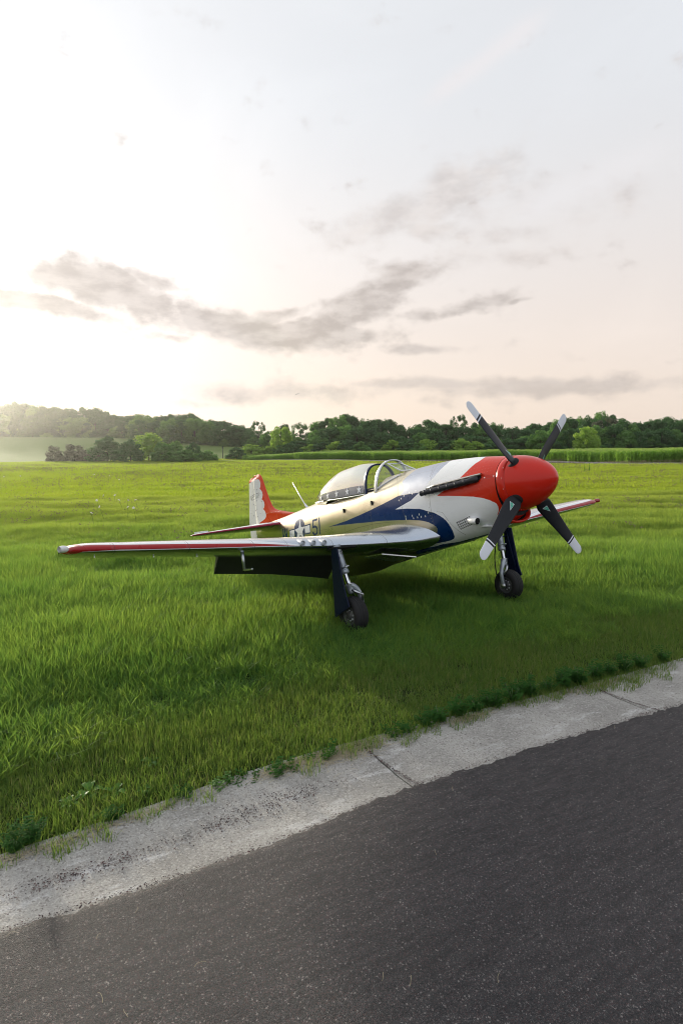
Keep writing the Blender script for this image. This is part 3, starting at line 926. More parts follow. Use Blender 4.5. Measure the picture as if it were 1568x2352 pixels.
for x_, a_ in ((4.5, 1.25), (3.58, 1.23)):
    b0 = fus(np.array([x_]), np.array([a_]))[0]
    mb = MB(); mb.add(*slab([b0 + (.05, -.01, .04), b0 + (-.03, .028, .04), b0 + (-.03, .030, -.04), b0 + (.05, -.008, -.04)], (0, .012, 0)))
    vv_ = part(mb, 'side_vent', M_ALU, None, False)
    mb = MB(); mb.add(*box(b0 + (-.032, .014, 0), (.008, .034, .066)))
    part(mb, 'vent_slot', M_DARK, vv_, False)

# antenna mast
mb = MB(); mb.add(*tube([(6.58, 0, .40), (6.63, 0, .46), (6.72, 0, .55), (7.13, 0, 1.08)], [.045, .028, .014, .006], 10))
part(mb, 'antenna_mast', M_ALU)

# windshield -------------------------------------------------------------------
def arch(x0, xt_, zt_, hw, zb, n=25):
    """bow across the fuselage, from sill to sill"""
    o = []
    for u in np.linspace(-1, 1, n):
        an = u * PI / 2
        y = hw * math.copysign(abs(math.sin(an)) ** .85, an)
        c = abs(math.cos(an)) ** .80
        o.append((x0 + (xt_ - x0) * c, y, zb + (zt_ - zb) * c))
    return np.array(o)
A1 = arch(3.50, 3.38, .872, .375, .31)
TL = [(3.34, .155, .80), (3.34, -.155, .80)]
BL = [(2.99, .205, .585), (2.99, -.205, .585)]
mb = MB(); mb.add(*slab([TL[0], TL[1], (2.93, -.19, .592), (2.93, .19, .592)], (.006, 0, .008)))
ws = empty('windshield'); ws.parent = plane
mb.build('front_pane', M_GLASS, ws, False, None, xf)
n = len(A1)
for sg in (1, -1):
    half = A1[n // 2 + 2:] if sg > 0 else A1[:n // 2 - 1][::-1]
    low = []
    for q in np.linspace(0, 1, len(half)):
        # along the fuselage from the front pane foot back to the bow foot
        if q < .0: pass
        x = 2.96 + (3.50 - 2.96) * q
        a = .43 + (.86 - .43) * q
        p = fus(np.array([x]), np.array([a]))[0] * [1, sg, 1] + (0, 0, .004)
        low.append(p)
    low = np.array(low)
    top0 = np.array([TL[0]]) * [1, sg, 1]
    vv, m_ = [], len(half)
    edge_lo = low[:]
    # side pane: between the pane edge + bow (outer) and fuselage (lower)
    outer = []
    for q in np.linspace(0, 1, m_):
        if q < .35:
            f_ = q / .35
            outer.append(np.array([2.93, .19 * sg, .592]) * (1 - f_) + np.array([3.34, .155 * sg, .80]) * f_)
        else:
            f_ = (q - .35) / .65
            i_ = f_ * (m_ - 1); i0 = min(int(i_), m_ - 2)
            outer.append(half[i0] * (1 - (i_ - i0)) + half[i0 + 1] * (i_ - i0))
    outer = np.array(outer)
    for i in range(m_):
        for q in np.linspace(0, 1, 5):
            p = outer[i] * (1 - q) + low[i] * q
            p = p + np.array([0, sg * .035, .012]) * math.sin(PI * q) * math.sin(PI * i / (m_ - 1))
            vv.append(p)
    mesh_obj('side_pane', xf(vv), grid_faces(m_, 5), M_GLASS, ws)
    mb = MB(); mb.add(*tube(low, .018, 8)); 
    mb.add(*tube([(2.93, .19 * sg, .60), (3.34, .155 * sg, .806), (3.40, .15 * sg, .862)], .013, 8))
    mb.build('windshield_frame', M_ALU, ws, True, None, xf)
mb = MB(); 
bowv = []
for i in range(n):
    for dx_, dn in ((-.045, .012), (.03, .016), (.032, -.006), (-.043, -.008)):
        c = np.array([A1[i][0], 0, .31]); d = A1[i] - c; d[0] = 0; d /= np.linalg.norm(d) + 1e-9
        bowv.append(A1[i] + d * dn + (dx_, 0, 0))
mb.add(bowv, grid_faces(n, 4, True))
mb.add(*tube([(2.93, .19, .60), (2.92, 0, .607), (2.93, -.19, .60)], .014, 8)); mb.add(*tube([(3.34, .155, .806), (3.34, -.155, .806)], .012, 8))
mb.build('windshield_bow', M_ALU, ws, True, None, xf)

# sliding bubble canopy ----------------------------------------------------------
CT = [(3.78, .875), (3.95, .925), (4.3, .968), (4.8, .962), (5.2, .885), (5.5, .785), (5.8, .65), (6.0, .53), (6.09, .465)]
CB = [(3.78, .325), (4.5, .355), (5.2, .40), (5.7, .43), (6.09, .455)]
CW = [(3.78, .365), (4.3, .385), (4.9, .375), (5.4, .32), (5.8, .22), (6.0, .12), (6.09, .02)]
def cano(x, u):
    zt = np.interp(x, *zip(*CT)) if False else pchip(*zip(*CT), x); zb = pchip(*zip(*CB), x); hw = pchip(*zip(*CW), x)
    an = u * PI / 2
    y = hw * np.sign(an) * np.abs(np.sin(an)) ** .82
    z = zb + (zt - zb) * np.abs(np.cos(an)) ** .80
    return np.stack([x, y, z], -1)
cx_ = np.concatenate([np.linspace(3.78, 5.6, 30), 5.6 + .49 * np.sin(np.linspace(.08, PI / 2, 16))])
cu = np.linspace(-1, 1, 45)
X, U_ = np.meshgrid(cx_, cu, indexing='ij')
can = empty('canopy'); can.parent = plane
cv = cano(X.ravel(), U_.ravel())
glassf, skirtf = [], []
for q in grid_faces(len(cx_), 45):
    zc = cv[list(q)].mean(0)
    uu = abs(cu[(q[0] % 45)] + cu[(q[0] % 45) + 1]) / 2
    glassf.append(q)
bub = mesh_obj('bubble', xf(cv), glassf, M_BUBBLE, can)
if bub.data.polygons[len(glassf) // 2].normal.z < 0: bub.data.flip_normals()
# added grey band on the lower bubble, painting the dark interior where reflection stops
for sg in (1, -1):
    bv = []
    for x in np.linspace(3.86, 5.62, 26):
        for u in (.985, .95, .91, .86):
            p = cano(np.array([x]), np.array([sg * u]))[0]; bv.append(p * [1, 1.012, 1] + (0, 0, .003))
    mesh_obj('canopy_dark_band', xf(bv), grid_faces(26, 4, flip=sg > 0), simple('dark_interior_tone', (.36, .35, .37), .22, coat=.6, var=.35, scale=4), can)
    mb = MB(); mb.add(*tube([cano(np.array([x]), np.array([sg * 1.0]))[0] for x in np.linspace(3.78, 6.07, 24)], .016, 8))
    mb.build('canopy_rail', M_ALU, can, True, None, xf)
    for x in (3.98, 4.36, 4.74, 5.10, 5.44):
        pc = cano(np.array([x]), np.array([sg * .925]))[0] * [1, 1.012, 1]
        ex_ = cano(np.array([x + .03]), np.array([sg * .925]))[0] * [1, 1.012, 1] - pc; ex_ /= np.linalg.norm(ex_)
        ez_ = cano(np.array([x]), np.array([sg * .88]))[0] * [1, 1.012, 1] - pc; ez_ /= np.linalg.norm(ez_)
        nn = np.cross(ex_, ez_); nn *= np.sign(nn[1]) * sg
        st = star2((0, 0), .072)
        mesh_obj('white_star', xf([pc + ex_ * a + ez_ * b * 1.15 + nn * .012 for a, b in st] + [pc + nn * .014]), [(i, (i + 1) % 10, 10) for i in range(10)], M_STARW, can, False)
fb = [cano(np.array([3.78]), np.array([u]))[0] for u in cu]
mb = MB(); fv = []
for p in fb:
    d = p - np.array([3.78, 0, .33]); d /= np.linalg.norm(d) + 1e-9
    for dx_, dn in ((-.012, .014), (.055, .016), (.055, -.012), (-.012, -.014)): fv.append(p + d * dn + (dx_, 0, 0))
mb.add(fv, grid_faces(45, 4, True))
mb.build('canopy_bow', M_NAVY, can, True, None, xf)
mb = MB(); mb.add(*slab([(6.05, .06, .45), (6.16, .0, .44), (6.05, -.06, .45), (5.9, -.10, .44), (5.9, .10, .44)], (0, 0, .02)))
mb.build('canopy_heel', M_ALU, can, False, None, xf)

# wings -----------------------------------------------------------------------------
WL = [(.36, 2.00, -.60, 3.50, .165), (.46, 2.12, -.615, 3.36, .16), (.60, 2.27, -.625, 3.14, .155), (.85, 2.40, -.615, 2.90, .15), (1.3, 2.56, -.59, 2.58, .15), (1.80, 2.71, -.555, 2.28, .15),
      (2.0, 2.745, -.540, 2.19, .15), (3.2, 2.82, -.438, 1.92, .145), (4.4, 2.895, -.335, 1.66, .14), (5.15, 2.945, -.270, 1.49, .135), (5.61, 2.975, -.23, 1.40, .13)]
WL = np.array(WL)
def naca(x):
    return 5 * (.2969 * np.sqrt(x) - .126 * x - .3516 * x ** 2 + .2843 * x ** 3 - .1036 * x ** 4)
def wsec(y, phi_):
    le = pchip(WL[:, 0], WL[:, 1], y); zl = pchip(WL[:, 0], WL[:, 2], y); ch = pchip(WL[:, 0], WL[:, 3], y); tc_ = pchip(WL[:, 0], WL[:, 4], y)
    k = 1.0
    if y > 5.22: k = math.sqrt(max(0.0004, 1 - ((y - 5.22) / .395) ** 2.3))
    mid = le + ch * .42
    xc = (1 - np.cos(np.abs(phi_))) / 2
    x = le + ch * xc
    x = mid + (x - mid) * k
    th = naca(xc) * tc_ * ch * (k ** .8)
    camb = .018 * ch * 4 * xc * (1 - xc)
    z = zl + np.sign(phi_) * th * np.where(phi_ > 0, 1.0, .85) + camb - xc * ch * .018
    return x, z
def wing(sg):
    ys = np.concatenate([np.linspace(.36, .9, 10), np.linspace(1.0, 3.13, 16), [3.15], np.linspace(3.17, 5.2, 14), 5.22 + .39 * np.sin(np.linspace(.15, PI / 2 - .02, 14))])
    phi_full = np.linspace(-PI, PI, 81)
    V, UVw, Fq = [], [], []
    for y in ys:
        cut = .79 if .45 < y < 5.02 else 1.0
        pm = math.acos(1 - 2 * cut)
        ph = np.linspace(-pm, pm, 81)
        x, z = wsec(float(y), ph)
        for a, b, p_ in zip(x, z, ph):
            V.append((a, y * sg, b)); UVw.append((min(y, 5.64) / 5.65, .5 + p_ / (2 * PI)))
    n_ = len(ys)
    Fq = grid_faces(n_, 81, flip=(sg > 0))
    for i in range(n_ - 1): Fq.append((i * 81, (i + 1) * 81, (i + 1) * 81 + 80, i * 81 + 80))
    w = mesh_obj('wing', xf(V), Fq, M_WING, plane, uv=UVw)
    # flap, hanging
    V = []
    for y in np.linspace(.50, 3.12, 10):
        x, z = wsec(float(y), np.array([math.acos(1 - 2 * .80), -math.acos(1 - 2 * .80)]))
        ch = pchip(WL[:, 0], WL[:, 3], y) * .215
        hx, hz = x[0], (z[0] + z[1]) / 2 - .01
        an = math.radians(50)
        d = np.array([math.cos(an), -math.sin(an)]); nrm = np.array([math.sin(an), math.cos(an)])
        th = abs(z[0] - z[1]) * .42
        for q, tt in ((-.06, .5), (0.02, 1), (.35, .85), (1.0, .06), (1.0, -.06), (.35, -.55), (.02, -.9), (-.06, -.4)):
            p = np.array([hx, hz]) + d * q * ch + nrm * tt * th
            V.append((p[0], y * sg, p[1]))
    Fq = grid_faces(10, 8, True) + [tuple(range(8)), tuple(range(72, 80))]
    part_vf('flap', V, Fq, M_FLAP, None, False)
    # aileron
    V, UVa = [], []
    p0_ = math.acos(1 - 2 * .80)
    for y in np.linspace(3.19, 5.0, 10):
        ph = np.concatenate([np.linspace(-PI, -p0_, 8), np.linspace(p0_, PI, 8)])
        x, z = wsec(float(y), ph)
        for a, b, p_ in zip(x, z, ph):
            V.append((a, y * sg, b)); UVa.append((y / 5.65, .5 + p_ / (2 * PI)))
    part_vf('aileron', V, grid_faces(10, 16, True, flip=sg > 0) + [tuple(range(16)), tuple(range(144, 160))], M_WING, None, True, UVa)
    # gun ports
    for y in (2.05, 2.23, 2.41):
        x, z = wsec(y, np.array([.10, .9]))
        p = np.array([x[0], y * sg, z[0] + .012])
        mb = MB(); mb.add(*tube([p + (.42, 0, .075), p + (.22, 0, .055), p + (.05, 0, .018), p + (-.022, 0, .0)], [.012, .034, .050, .046], 16, False))
        g = part(mb, 'gun_port', M_WING if False else M_ALU)
        mb = MB(); mb.add(*lathe([(-.005, .046), (-.012, .040), (-.004, .034), (.02, .034)], p + (-.022, 0, 0), (1, 0, 0), 16)); part(mb, 'port_ring', M_STEEL, g)
        mb = MB(); mb.add(*lathe([(0, .034), (-.004, .018), (-.008, .0005)], p + (-.016, 0, 0), (1, 0, 0), 16)); part(mb, 'port_plug', M_GREYP, g)
    # wing tip light
    x, z = wsec(5.585, np.array([0.2]))
    mb = MB(); mb.add(*lathe([(-.05, .001), (-.04, .026), (-.01, .042), (.03, .046), (.08, .040)], (3.14, sg * 5.60, -.212), (-.35, sg * .9, 0), 16))
    part(mb, 'navigation_light', simple('light_lens', (.78, .78, .76) if sg > 0 else (.30, .02, .02), .15, coat=.8, var=.1))
    if sg > 0:
        q = np.array([2.93, 3.3, -.52])
        mb = MB(); mb.add(*tube([(2.98, 3.3, -.47), (2.97, 3.3, -.60), (2.965, 3.3, -.74)], [.030, .026, .020], 10))
        pt = part(mb, 'pitot_mast', M_STEEL)
        mb = MB(); mb.add(*tube([(3.0, 3.3, -.755), (2.95, 3.3, -.757), (2.72, 3.3, -.757), (2.70, 3.3, -.757)], [.010, .018, .012, .016], 10))
        part(mb, 'pitot_tube', M_STEEL, pt)
        for y in (4.5, 5.25, 3.9):
            x, z = wsec(y, np.array([-.9]))
            mb = MB(); mb.add(*box((x[0], y, z[0] - .015), (.05, .010, .022))); part(mb, 'tie_down', M_STEEL, None, False)
    # inner wheel door ajar
    mb = MB(); mb.add(*slab([(2.65, .35 * sg, -.90), (2.65, 1.05 * sg, -.78), (3.15, 1.05 * sg, -.80), (3.3, .35 * sg, -.94)], (0, 0, .018)))
    if sg < 0: mb = MB(); mb.add(*slab([(2.65, -.35, -.74), (2.65, -1.05, -.72), (3.15, -1.05, -.74), (3.3, -.35, -.78)], (0, 0, .018)))
    part(mb, 'inner_gear_door', M_ALU, None, False)
for sg in (1, -1): wing(sg)

# tail -------------------------------------------------------------------------------
FL = [(7.0, .30), (7.15, .372), (7.5, .44), (7.8, .50), (8.0, .542), (8.17, .60), (8.30, .70), (8.40, .86), (8.48, 1.02), (8.56, 1.20), (8.64, 1.40), (8.70, 1.50), (8.76, 1.555), (8.84, 1.585)]
TEl = [(9.72, -.02), (9.725, .39), (9.46, 1.50)]
def fin_le(z): return float(np.interp(z, [p[1] for p in FL], [p[0] for p in FL]))
def fin_te(z): return float(np.interp(z, [-.02, .39, 1.50, 1.60], [9.715, 9.72, 9.46, 9.30]))
def fin_top(x): return float(np.interp(x, [8.70, 8.84, 9.0, 9.46], [1.56, 1.588, 1.585, 1.53]))
def hinge(z): return 9.25 - .15 * (z / 1.5)
zs = np.concatenate([np.linspace(.30, .62, 14), np.linspace(.66, 1.5, 24), [1.53, 1.555, 1.572, 1.582]])
V, UVf = [], []
nn_ = 22
for z in zs:
    le, te = fin_le(z), hinge(z)
    if z > 1.5: te = hinge(1.5)
    full = max(fin_te(z), te) - le
    a = np.concatenate([np.linspace(1, 0, nn_) ** 1.7, (np.linspace(0, 1, nn_) ** 1.7)[1:]])
    sg_ = np.concatenate([-np.ones(nn_), np.ones(nn_ - 1)])
    for i, (s_, g_) in enumerate(zip(a, sg_)):
        x = le + (te - le) * s_
        xc = (x - le) / full
        th = naca(np.array(xc)) * np.interp(z, [.3, .5, 1.5, 1.58], [.055, .085, .09, .03]) * min(full, 1.25)
        if xc > .3: th = max(th, .045 * (1 if z < 1.5 else .4))
        V.append((x, g_ * th, z)); UVf.append(((x - 7.0) / 2.8, (z + .1) / 1.8))
NN = 2 * nn_ - 1
Fq = grid_faces(len(zs), NN) + [tuple(range((len(zs) - 1) * NN, len(zs) * NN))]
for i in range(len(zs) - 1): Fq.append((i * NN, (i + 1) * NN, (i + 1) * NN + NN - 1, i * NN + NN - 1))
part_vf('tail_fin', V, Fq, M_FIN, None, True, UVf)
zs = np.concatenate([np.linspace(-.03, 1.5, 30), [1.525, 1.54, 1.55]])
V, UVf = [], []
for z in zs:
    a0, a1 = hinge(z) + .012, fin_te(min(z, 1.5))
    if z > 1.5: a1 = 9.46 - (z - 1.5) * 3.0
    for x, th in ((a0, .040), (a0 + (a1 - a0) * .5, .024), (a1, .004), (a1, -.004), (a0 + (a1 - a0) * .5, -.024), (a0, -.040)):
        V.append((x, th * (1 if z < 1.5 else .6), z)); UVf.append(((x - 7.0) / 2.8, (z + .1) / 1.8))
part_vf('rudder', V, grid_faces(len(zs), 6, True) + [tuple(range(6)), tuple(range((len(zs) - 1) * 6, len(zs) * 6))], M_FIN, None, False, UVf)

def tailplane(sg):
    V, UVs_ = [], []
    ys = np.concatenate([np.linspace(.10, 1.7, 14), 1.72 + .26 * np.sin(np.linspace(.2, PI / 2 - .02, 9))])
    def sect(y, ph):
        le = 7.58 + (8.50 - 7.58) * min(1, max(0, (y - .10) / 1.7)) ; te = 9.30 - .12 * y / 2
        ch = te - le
        k = 1.0 if y < 1.72 else math.sqrt(max(.001, 1 - ((y - 1.72) / .265) ** 2.2))
        xc = (1 - np.cos(np.abs(ph))) / 2
        mid = le + ch * .5
        return mid + (le + ch * xc - mid) * k, .185 - .02 * y + np.sign(ph) * naca(xc) * .105 * ch * k
    for y in ys:
        cut = .70 if .18 < y < 1.70 else 1.0
        pm = math.acos(1 - 2 * cut)
        ph = np.linspace(-pm, pm, 41)
        x, z = sect(float(y), ph)
        for a, b, p_ in zip(x, z, ph): V.append((a, y * sg, b)); UVs_.append((y / 2.1, .5 + p_ / 2 / PI))
    Fq = grid_faces(len(ys), 41, flip=sg > 0)
    for i in range(len(ys) - 1): Fq.append((i * 41, (i + 1) * 41, (i + 1) * 41 + 40, i * 41 + 40))
    part_vf('tailplane', V, Fq, M_STAB, None, True, UVs_)
    V, UVs_ = [], []
    p0_ = math.acos(1 - 2 * .71)
    for y in np.linspace(.2, 1.69, 8):
        ph = np.concatenate([np.linspace(-PI, -p0_, 7), np.linspace(p0_, PI, 7)])
        x, z = sect(float(y), ph)
        for a, b, p_ in zip(x, z, ph): V.append((a, y * sg, b)); UVs_.append((y / 2.1, .5 + p_ / 2 / PI))
    part_vf('elevator', V, grid_faces(8, 14, True, flip=sg > 0) + [tuple(range(14)), tuple(range(98, 112))], M_STAB, None, True, UVs_)
    mb = MB(); mb.add(*slab([(8.62, 1.80 * sg, .19), (8.60, 1.62 * sg, .20), (9.0, 1.62 * sg, .225), (9.0, 1.82 * sg, .215)], (0, 0, .04)))
    part(mb, 'elevator_horn', M_WHITE, None, False)
for sg in (1, -1): tailplane(sg)

# landing gear ------------------------------------------------------------------------
def tyre(c, ax, R, w, parent_name='wheel'):
    wh = empty(parent_name); wh.parent = plane
    h = w / 2
    prof = []
    for k in range(25):
        a = -PI * .5 + PI * k / 24
        s_ = h * math.sin(a) * 1.0; r_ = R - .42 * R * .0 - (1 - abs(math.cos(a)) ** .62) * R * .36
        prof.append((s_, r_))
    prof2 = []
    for s_, r_ in prof:
        prof2.append((s_, r_))
    for g in (-.45, -.15, .15, .45):      # tread grooves
        s0 = g * h
        prof2 += [(s0 - .008, None), (s0 - .007, -1), (s0 + .007, -1), (s0 + .008, None)]
    def rad(s_): 
        a = math.asin(max(-1, min(1, s_ / h))); return R - (1 - abs(math.cos(a)) ** .62) * R * .36
    prof2 = sorted([(s_, rad(s_) if r_ is None else (rad(s_) - .010 if r_ == -1 else r_)) for s_, r_ in prof2])
    prof2 = [(-h * .72, R * .50)] + prof2 + [(h * .72, R * .50)]
    v, f_ = lathe(prof2, c, ax, 56); mesh_obj('tyre', xf(v), f_, M_RUBBER, wh)
    hp = [(-h * .74, .001), (-h * .74, .06), (-h * .55, .075), (-h * .50, R * .40), (-h * .74, R * .46), (-h * .78, R * .52), (-h * .68, R * .55), (h * .68, R * .55), (h * .78, R * .52), (h * .74, R * .46), (h * .50, R * .40), (h * .55, .075), (h * .74, .06), (h * .74, .001)]
    v, f_ = lathe(hp, c, ax, 36); mesh_obj('rim', xf(v), f_, M_RIM, wh)
    mb = MB()
    for k in range(8):
        a = 2 * PI * k / 8
        for s_ in (-1, 1): mb.add(*lathe([(0, .018), (.02, .016), (.021, .0005)], np.array(c) + (0, s_ * h * .50, 0) + np.array([math.cos(a), 0, math.sin(a)]) * R * .27, (0, s_, 0), 8))
    mb.build('hub_bolts', M_STEEL, wh, True, None, xf)['kind'] = 'stuff'
    return wh
def gear(sg):
    R_ = .287
    c = np.array([2.625, 1.75 * sg, -1.8835 + R_ - .045])
    tyre(c, (0, 1, 0), R_, .235)
    top = np.array([2.76, 1.83 * sg, -.56]); col = np.array([2.70, 1.775 * sg, -1.01]); hs = np.array([2.655, 1.745 * sg, -1.205])
    d = (hs - top) / np.linalg.norm(hs - top)
    L = np.linalg.norm(hs - top)
    st = empty('main_gear_leg'); st.parent = plane
    def lp(name, v_f, mat, sm=True):
        mb = MB()
        for q in v_f: mb.add(*q)
        return mb.build(name, mat, st, sm, None, xf)
    lp('strut_tube', [lathe([(0, .070), (.05, .072), (.07, .062), (L * .50, .060), (L * .505, .068), (L * .54, .068), (L * .545, .061), (L * .60, .061), (L * .605, .070), (L * .69, .070), (L * .70, .045)], top, d, 20)], M_GREYP)
    lp('chrome_piston', [lathe([(L * .68, .040), (L * .95, .040)], top, d, 20)], simple('chrome', (.85, .87, .9), .08, metal=1, var=.02))
    lp('clamp', [lathe([(L * .20, .066), (L * .22, .068), (L * .22, .062)], top, d, 16)], M_STEEL)
    lp('door_link', [tube([top + d * L * .58 + (0, .07 * sg, 0.0), top + d * L * .555 + (-.13, -.02 * sg, .03)], [.009, .012], 8)], M_STEEL)
    for q_ in (.16, .5): lp('clamp_pin', [tube([top + d * L * q_ + (-.06, 0, 0), top + d * L * q_ + (-.11, .0, .0)], .009, 6)], M_STEEL)
    lp('axle_housing', [lathe([(L * .93, .05), (L * .94, .064), (L * .99, .064), (L, .058), (L * 1.10, .055), (L * 1.16, .050), (L * 1.18, .02)], top, d, 18)], M_GREYP)
    # curved fork arm on the inboard face down to the hub
    ins = -sg
    a = [hs + (-.02, ins * .02, .02), hs + (-.045, ins * .10, -.05), c + (-.02, ins * .165, .24), c + (-.01, ins * .160, .10), c + (0, ins * .135, .0)]
    lp('fork_arm', [tube(catm(a, 5), list(np.interp(np.linspace(0, 1, 21), [0, .3, .7, 1], [.05, .042, .036, .040])), 10)], M_GREYP)
    lp('axle_nut', [lathe([(0, .055), (.03, .055), (.045, .035), (.046, .001)], c + (0, ins * .135, 0), (0, ins, 0), 14)], M_STEEL)
    # torque links in front
    b = top + d * L * .70; e = top + d * L * .99; k_ = (b + e) / 2 + (-.13, 0, -.01)
    lp('torque_link', [slab([e + (-.05, -.02, .03), e + (-.05, .02, .03), k_ + (0, .012, -.0), k_ + (0, -.012, -.0)], (.012, 0, .03)),
                       tube([e + (-.05, -.035, .03), e + (-.05, .035, .03)], .016, 8)] if False else
       [tube([e + (-.05, -.05, .03), e + (-.05, .05, .03)], .017, 8), tube([e + (-.055, 0, -.06), e + (-.10, ins * .05, -.10), c + (-.12, ins * .13, .30), c + (-.06, ins * .16, .20)], [.02, .022, .02, .018], 8)], M_STEEL)
    lp('brake_hose', [tube(catm([top + d * L * .3 + (.07, ins * .03, 0), top + d * L * .6 + (.10, ins * .06, 0), top + d * L * .9 + (.13, ins * .09, 0), c + (.12, ins * .15, .22), c + (.05, ins * .14, .08)], 5), .010, 6)], M_DARK)
    # gear door on the outboard side
    o = sg
    dn = [(2.55, 1.95 * o, -.60), (2.72, 1.94 * o, -.59), (2.76, 1.945 * o, -1.0), (2.86, 1.93 * o, -1.66), (2.44, 1.93 * o, -1.49), (2.49, 1.935 * o, -1.30), (2.53, 1.95 * o, -.90)]
    gd = part(MB().add(*slab(dn, (0, .022, 0))), 'gear_door', M_DOOR, None, False)
    mb = MB(); mb.add(*tube([(2.66, 1.92 * o, -.62), (2.58, 1.91 * o, -1.1), (2.52, 1.90 * o, -1.48)], .012, 6)); mb.add(*box((2.72, 1.89 * o, -1.0), (.05, .10, .03))); mb.add(*box((2.70, 1.89 * o, -.75), (.05, .10, .03)))
    part(mb, 'door_stiffener', M_DOOR, gd)
    mb = MB(); mb.add(*slab([(2.60, 1.55 * sg, -.60), (2.62, 1.97 * sg, -.59), (2.98, 1.97 * sg, -.62), (2.98, 1.50 * sg, -.68)], (0, 0, .02)))
    part(mb, 'wheel_well', M_DARK, None, False)
for sg in (1, -1): gear(sg)
# tail wheel
tw = tyre(np.array([7.75, 0, -1.8835 + .0 + .0]) + (0, 0, 0.0), (0, 1, 0), .16, .10, 'tail_wheel')
wz = -1.8835
# drop the tail wheel to the ground line of the pitched body
gx = (7.75 - 2.594)
twz = -1.8835 + gx * math.tan(pit) + .16 / math.cos(pit)
tw.location = (0, 0, (twz + 1.8835) * S)
mb = MB(); mb.add(*tube([(7.35, 0, -.45), (7.6, 0, twz + .16), (7.72, .0, twz + .19)], [.05, .04, .03], 10)); mb.add(*tube([(7.72, .07, twz + .19), (7.75, .07, twz)], .016, 8)); mb.add(*tube([(7.72, -.07, twz + .19), (7.75, -.07, twz)], .016, 8)); mb.add(*tube([(7.72, .07, twz + .19), (7.72, -.07, twz + .19)], .02, 8))
part(mb, 'tail_wheel_strut', M_GREYP)


# ================================================================== GROUND
EX = np.array([-60, -8, -1.73, -1.13, -.63, .36, 1.73, 3.25, 15, 80]); EY = np.array([-36, -1.35, 2.81, 3.20, 3.55, 4.10, 4.75, 5.53, 11.8, 47])
AX = np.array([-60, -8, -1.48, -.58, .37, 1.53, 2.71, 15, 80]); AY = np.array([-37, -1.2, 2.35, 2.80, 3.41, 4.01, 4.58, 10.9, 46])
def edgeE(x): return pchip(EX, EY, x)
def edgeA(x): return pchip(AX, AY, x)


def sstep(x, a, b):
    u = np.clip((x - a) / (b - a), 0, 1)
    return u * u * (3 - 2 * u)


class VN:
    """smooth lattice noise, used for heights and for scattering"""
    def __init__(s, seed):
        s.g = np.random.default_rng(seed).random((256, 256))

    def __call__(s, x, y, sc=1.0):
        x = np.asarray(x, float) * sc + 1000.3; y = np.asarray(y, float) * sc + 700.7
        xi, yi = np.floor(x).astype(int), np.floor(y).astype(int)
        u, v = x - xi, y - yi
        u = u * u * (3 - 2 * u); v = v * v * (3 - 2 * v)
        g = s.g
        a = g[xi % 256, yi % 256]; b = g[(xi + 1) % 256, yi % 256]; c = g[xi % 256, (yi + 1) % 256]; d = g[(xi + 1) % 256, (yi + 1) % 256]
        return (a * (1 - u) + b * u) * (1 - v) + (c * (1 - u) + d * u) * v


N1, N2, N3 = VN(1), VN(2), VN(3)


def hill(x, y):
    t_ = x / np.maximum(y, 1)
    top = np.interp(t_, [-1.6, -.6, -.35, -.28, -.17, 0, .15, .6], [14, 12.3, 9.6, 7.6, 4.6, 1.8, .9, .6])
    st = np.interp(t_, [-.6, -.2, 0, .6], [165, 160, 150, 145])
    en = np.interp(t_, [-.6, -.3, -.17, 0, .6], [340, 290, 235, 200, 190])
    return top * sstep(y, st, en)


def ground_z(x, y):
    d = (y - edgeE(x)) * .87
    z = hill(x, y)
    z = z + (N1(x, y, .25) - .5) * .10 * sstep(d, .6, 3) + (N2(x, y, .05) - .5) * .35 * sstep(np.hypot(x, y), 14, 60)
    return z - .075 * sstep(d, .06, -.04)


GA = simple('x', (0, 0, 0)); D.materials.remove(GA)
mgr, t, out = new_mat('field_soil_and_turf')
b = t.node('ShaderNodeBsdfPrincipled')
geo_ = t.node('ShaderNodeNewGeometry').outputs['Position']
n1 = t.noise(geo_, 0.05, 6, .6); n2 = t.noise(t.scalexyz(geo_, (.5, 1, 1)), 0.8, 6, .65); n3 = t.noise(geo_, 9, 5, .7)
sp = t.node('ShaderNodeSeparateXYZ'); t.put(sp.inputs[0], geo_)
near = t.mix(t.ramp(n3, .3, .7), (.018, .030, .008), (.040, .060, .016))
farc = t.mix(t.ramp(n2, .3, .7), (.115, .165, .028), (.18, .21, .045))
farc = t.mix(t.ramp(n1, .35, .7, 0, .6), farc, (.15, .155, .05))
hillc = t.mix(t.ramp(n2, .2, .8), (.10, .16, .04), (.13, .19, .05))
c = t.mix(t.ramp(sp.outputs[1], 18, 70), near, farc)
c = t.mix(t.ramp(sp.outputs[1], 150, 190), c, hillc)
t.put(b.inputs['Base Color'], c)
b.inputs['Roughness'].default_value = .9
b.inputs['Specular IOR Level'].default_value = .1
bp = t.node('ShaderNodeBump'); bp.inputs['Strength'].default_value = .8; bp.inputs['Distance'].default_value = .15
t.put(bp.inputs['Height'], t.noise(geo_, 3, 6, .7)); t.l.new(bp.outputs[0], b.inputs['Normal'])
t.l.new(b.outputs[0], out.inputs[0])
M_GROUND = mgr
gx = np.unique(np.concatenate([np.linspace(-10, 16, 131), np.linspace(-120, 120, 97), np.linspace(-900, 900, 61), [-3000, -1800, 1800, 3000]]))
gy = np.unique(np.concatenate([np.linspace(-4, 16, 101), np.linspace(16, 120, 60), np.linspace(120, 400, 71), np.linspace(400, 900, 11), [-60, -20, -10, 1500, 3000]]))
X, Y = np.meshgrid(gx, gy, indexing='ij')
Z = ground_z(X, Y)
g = mesh_obj('ground', np.stack([X.ravel(), Y.ravel(), Z.ravel()], 1), grid_faces(len(gx), len(gy), flip=True), M_GROUND)
tag(g, 'green grass field stretching to the treeline', kind='structure')

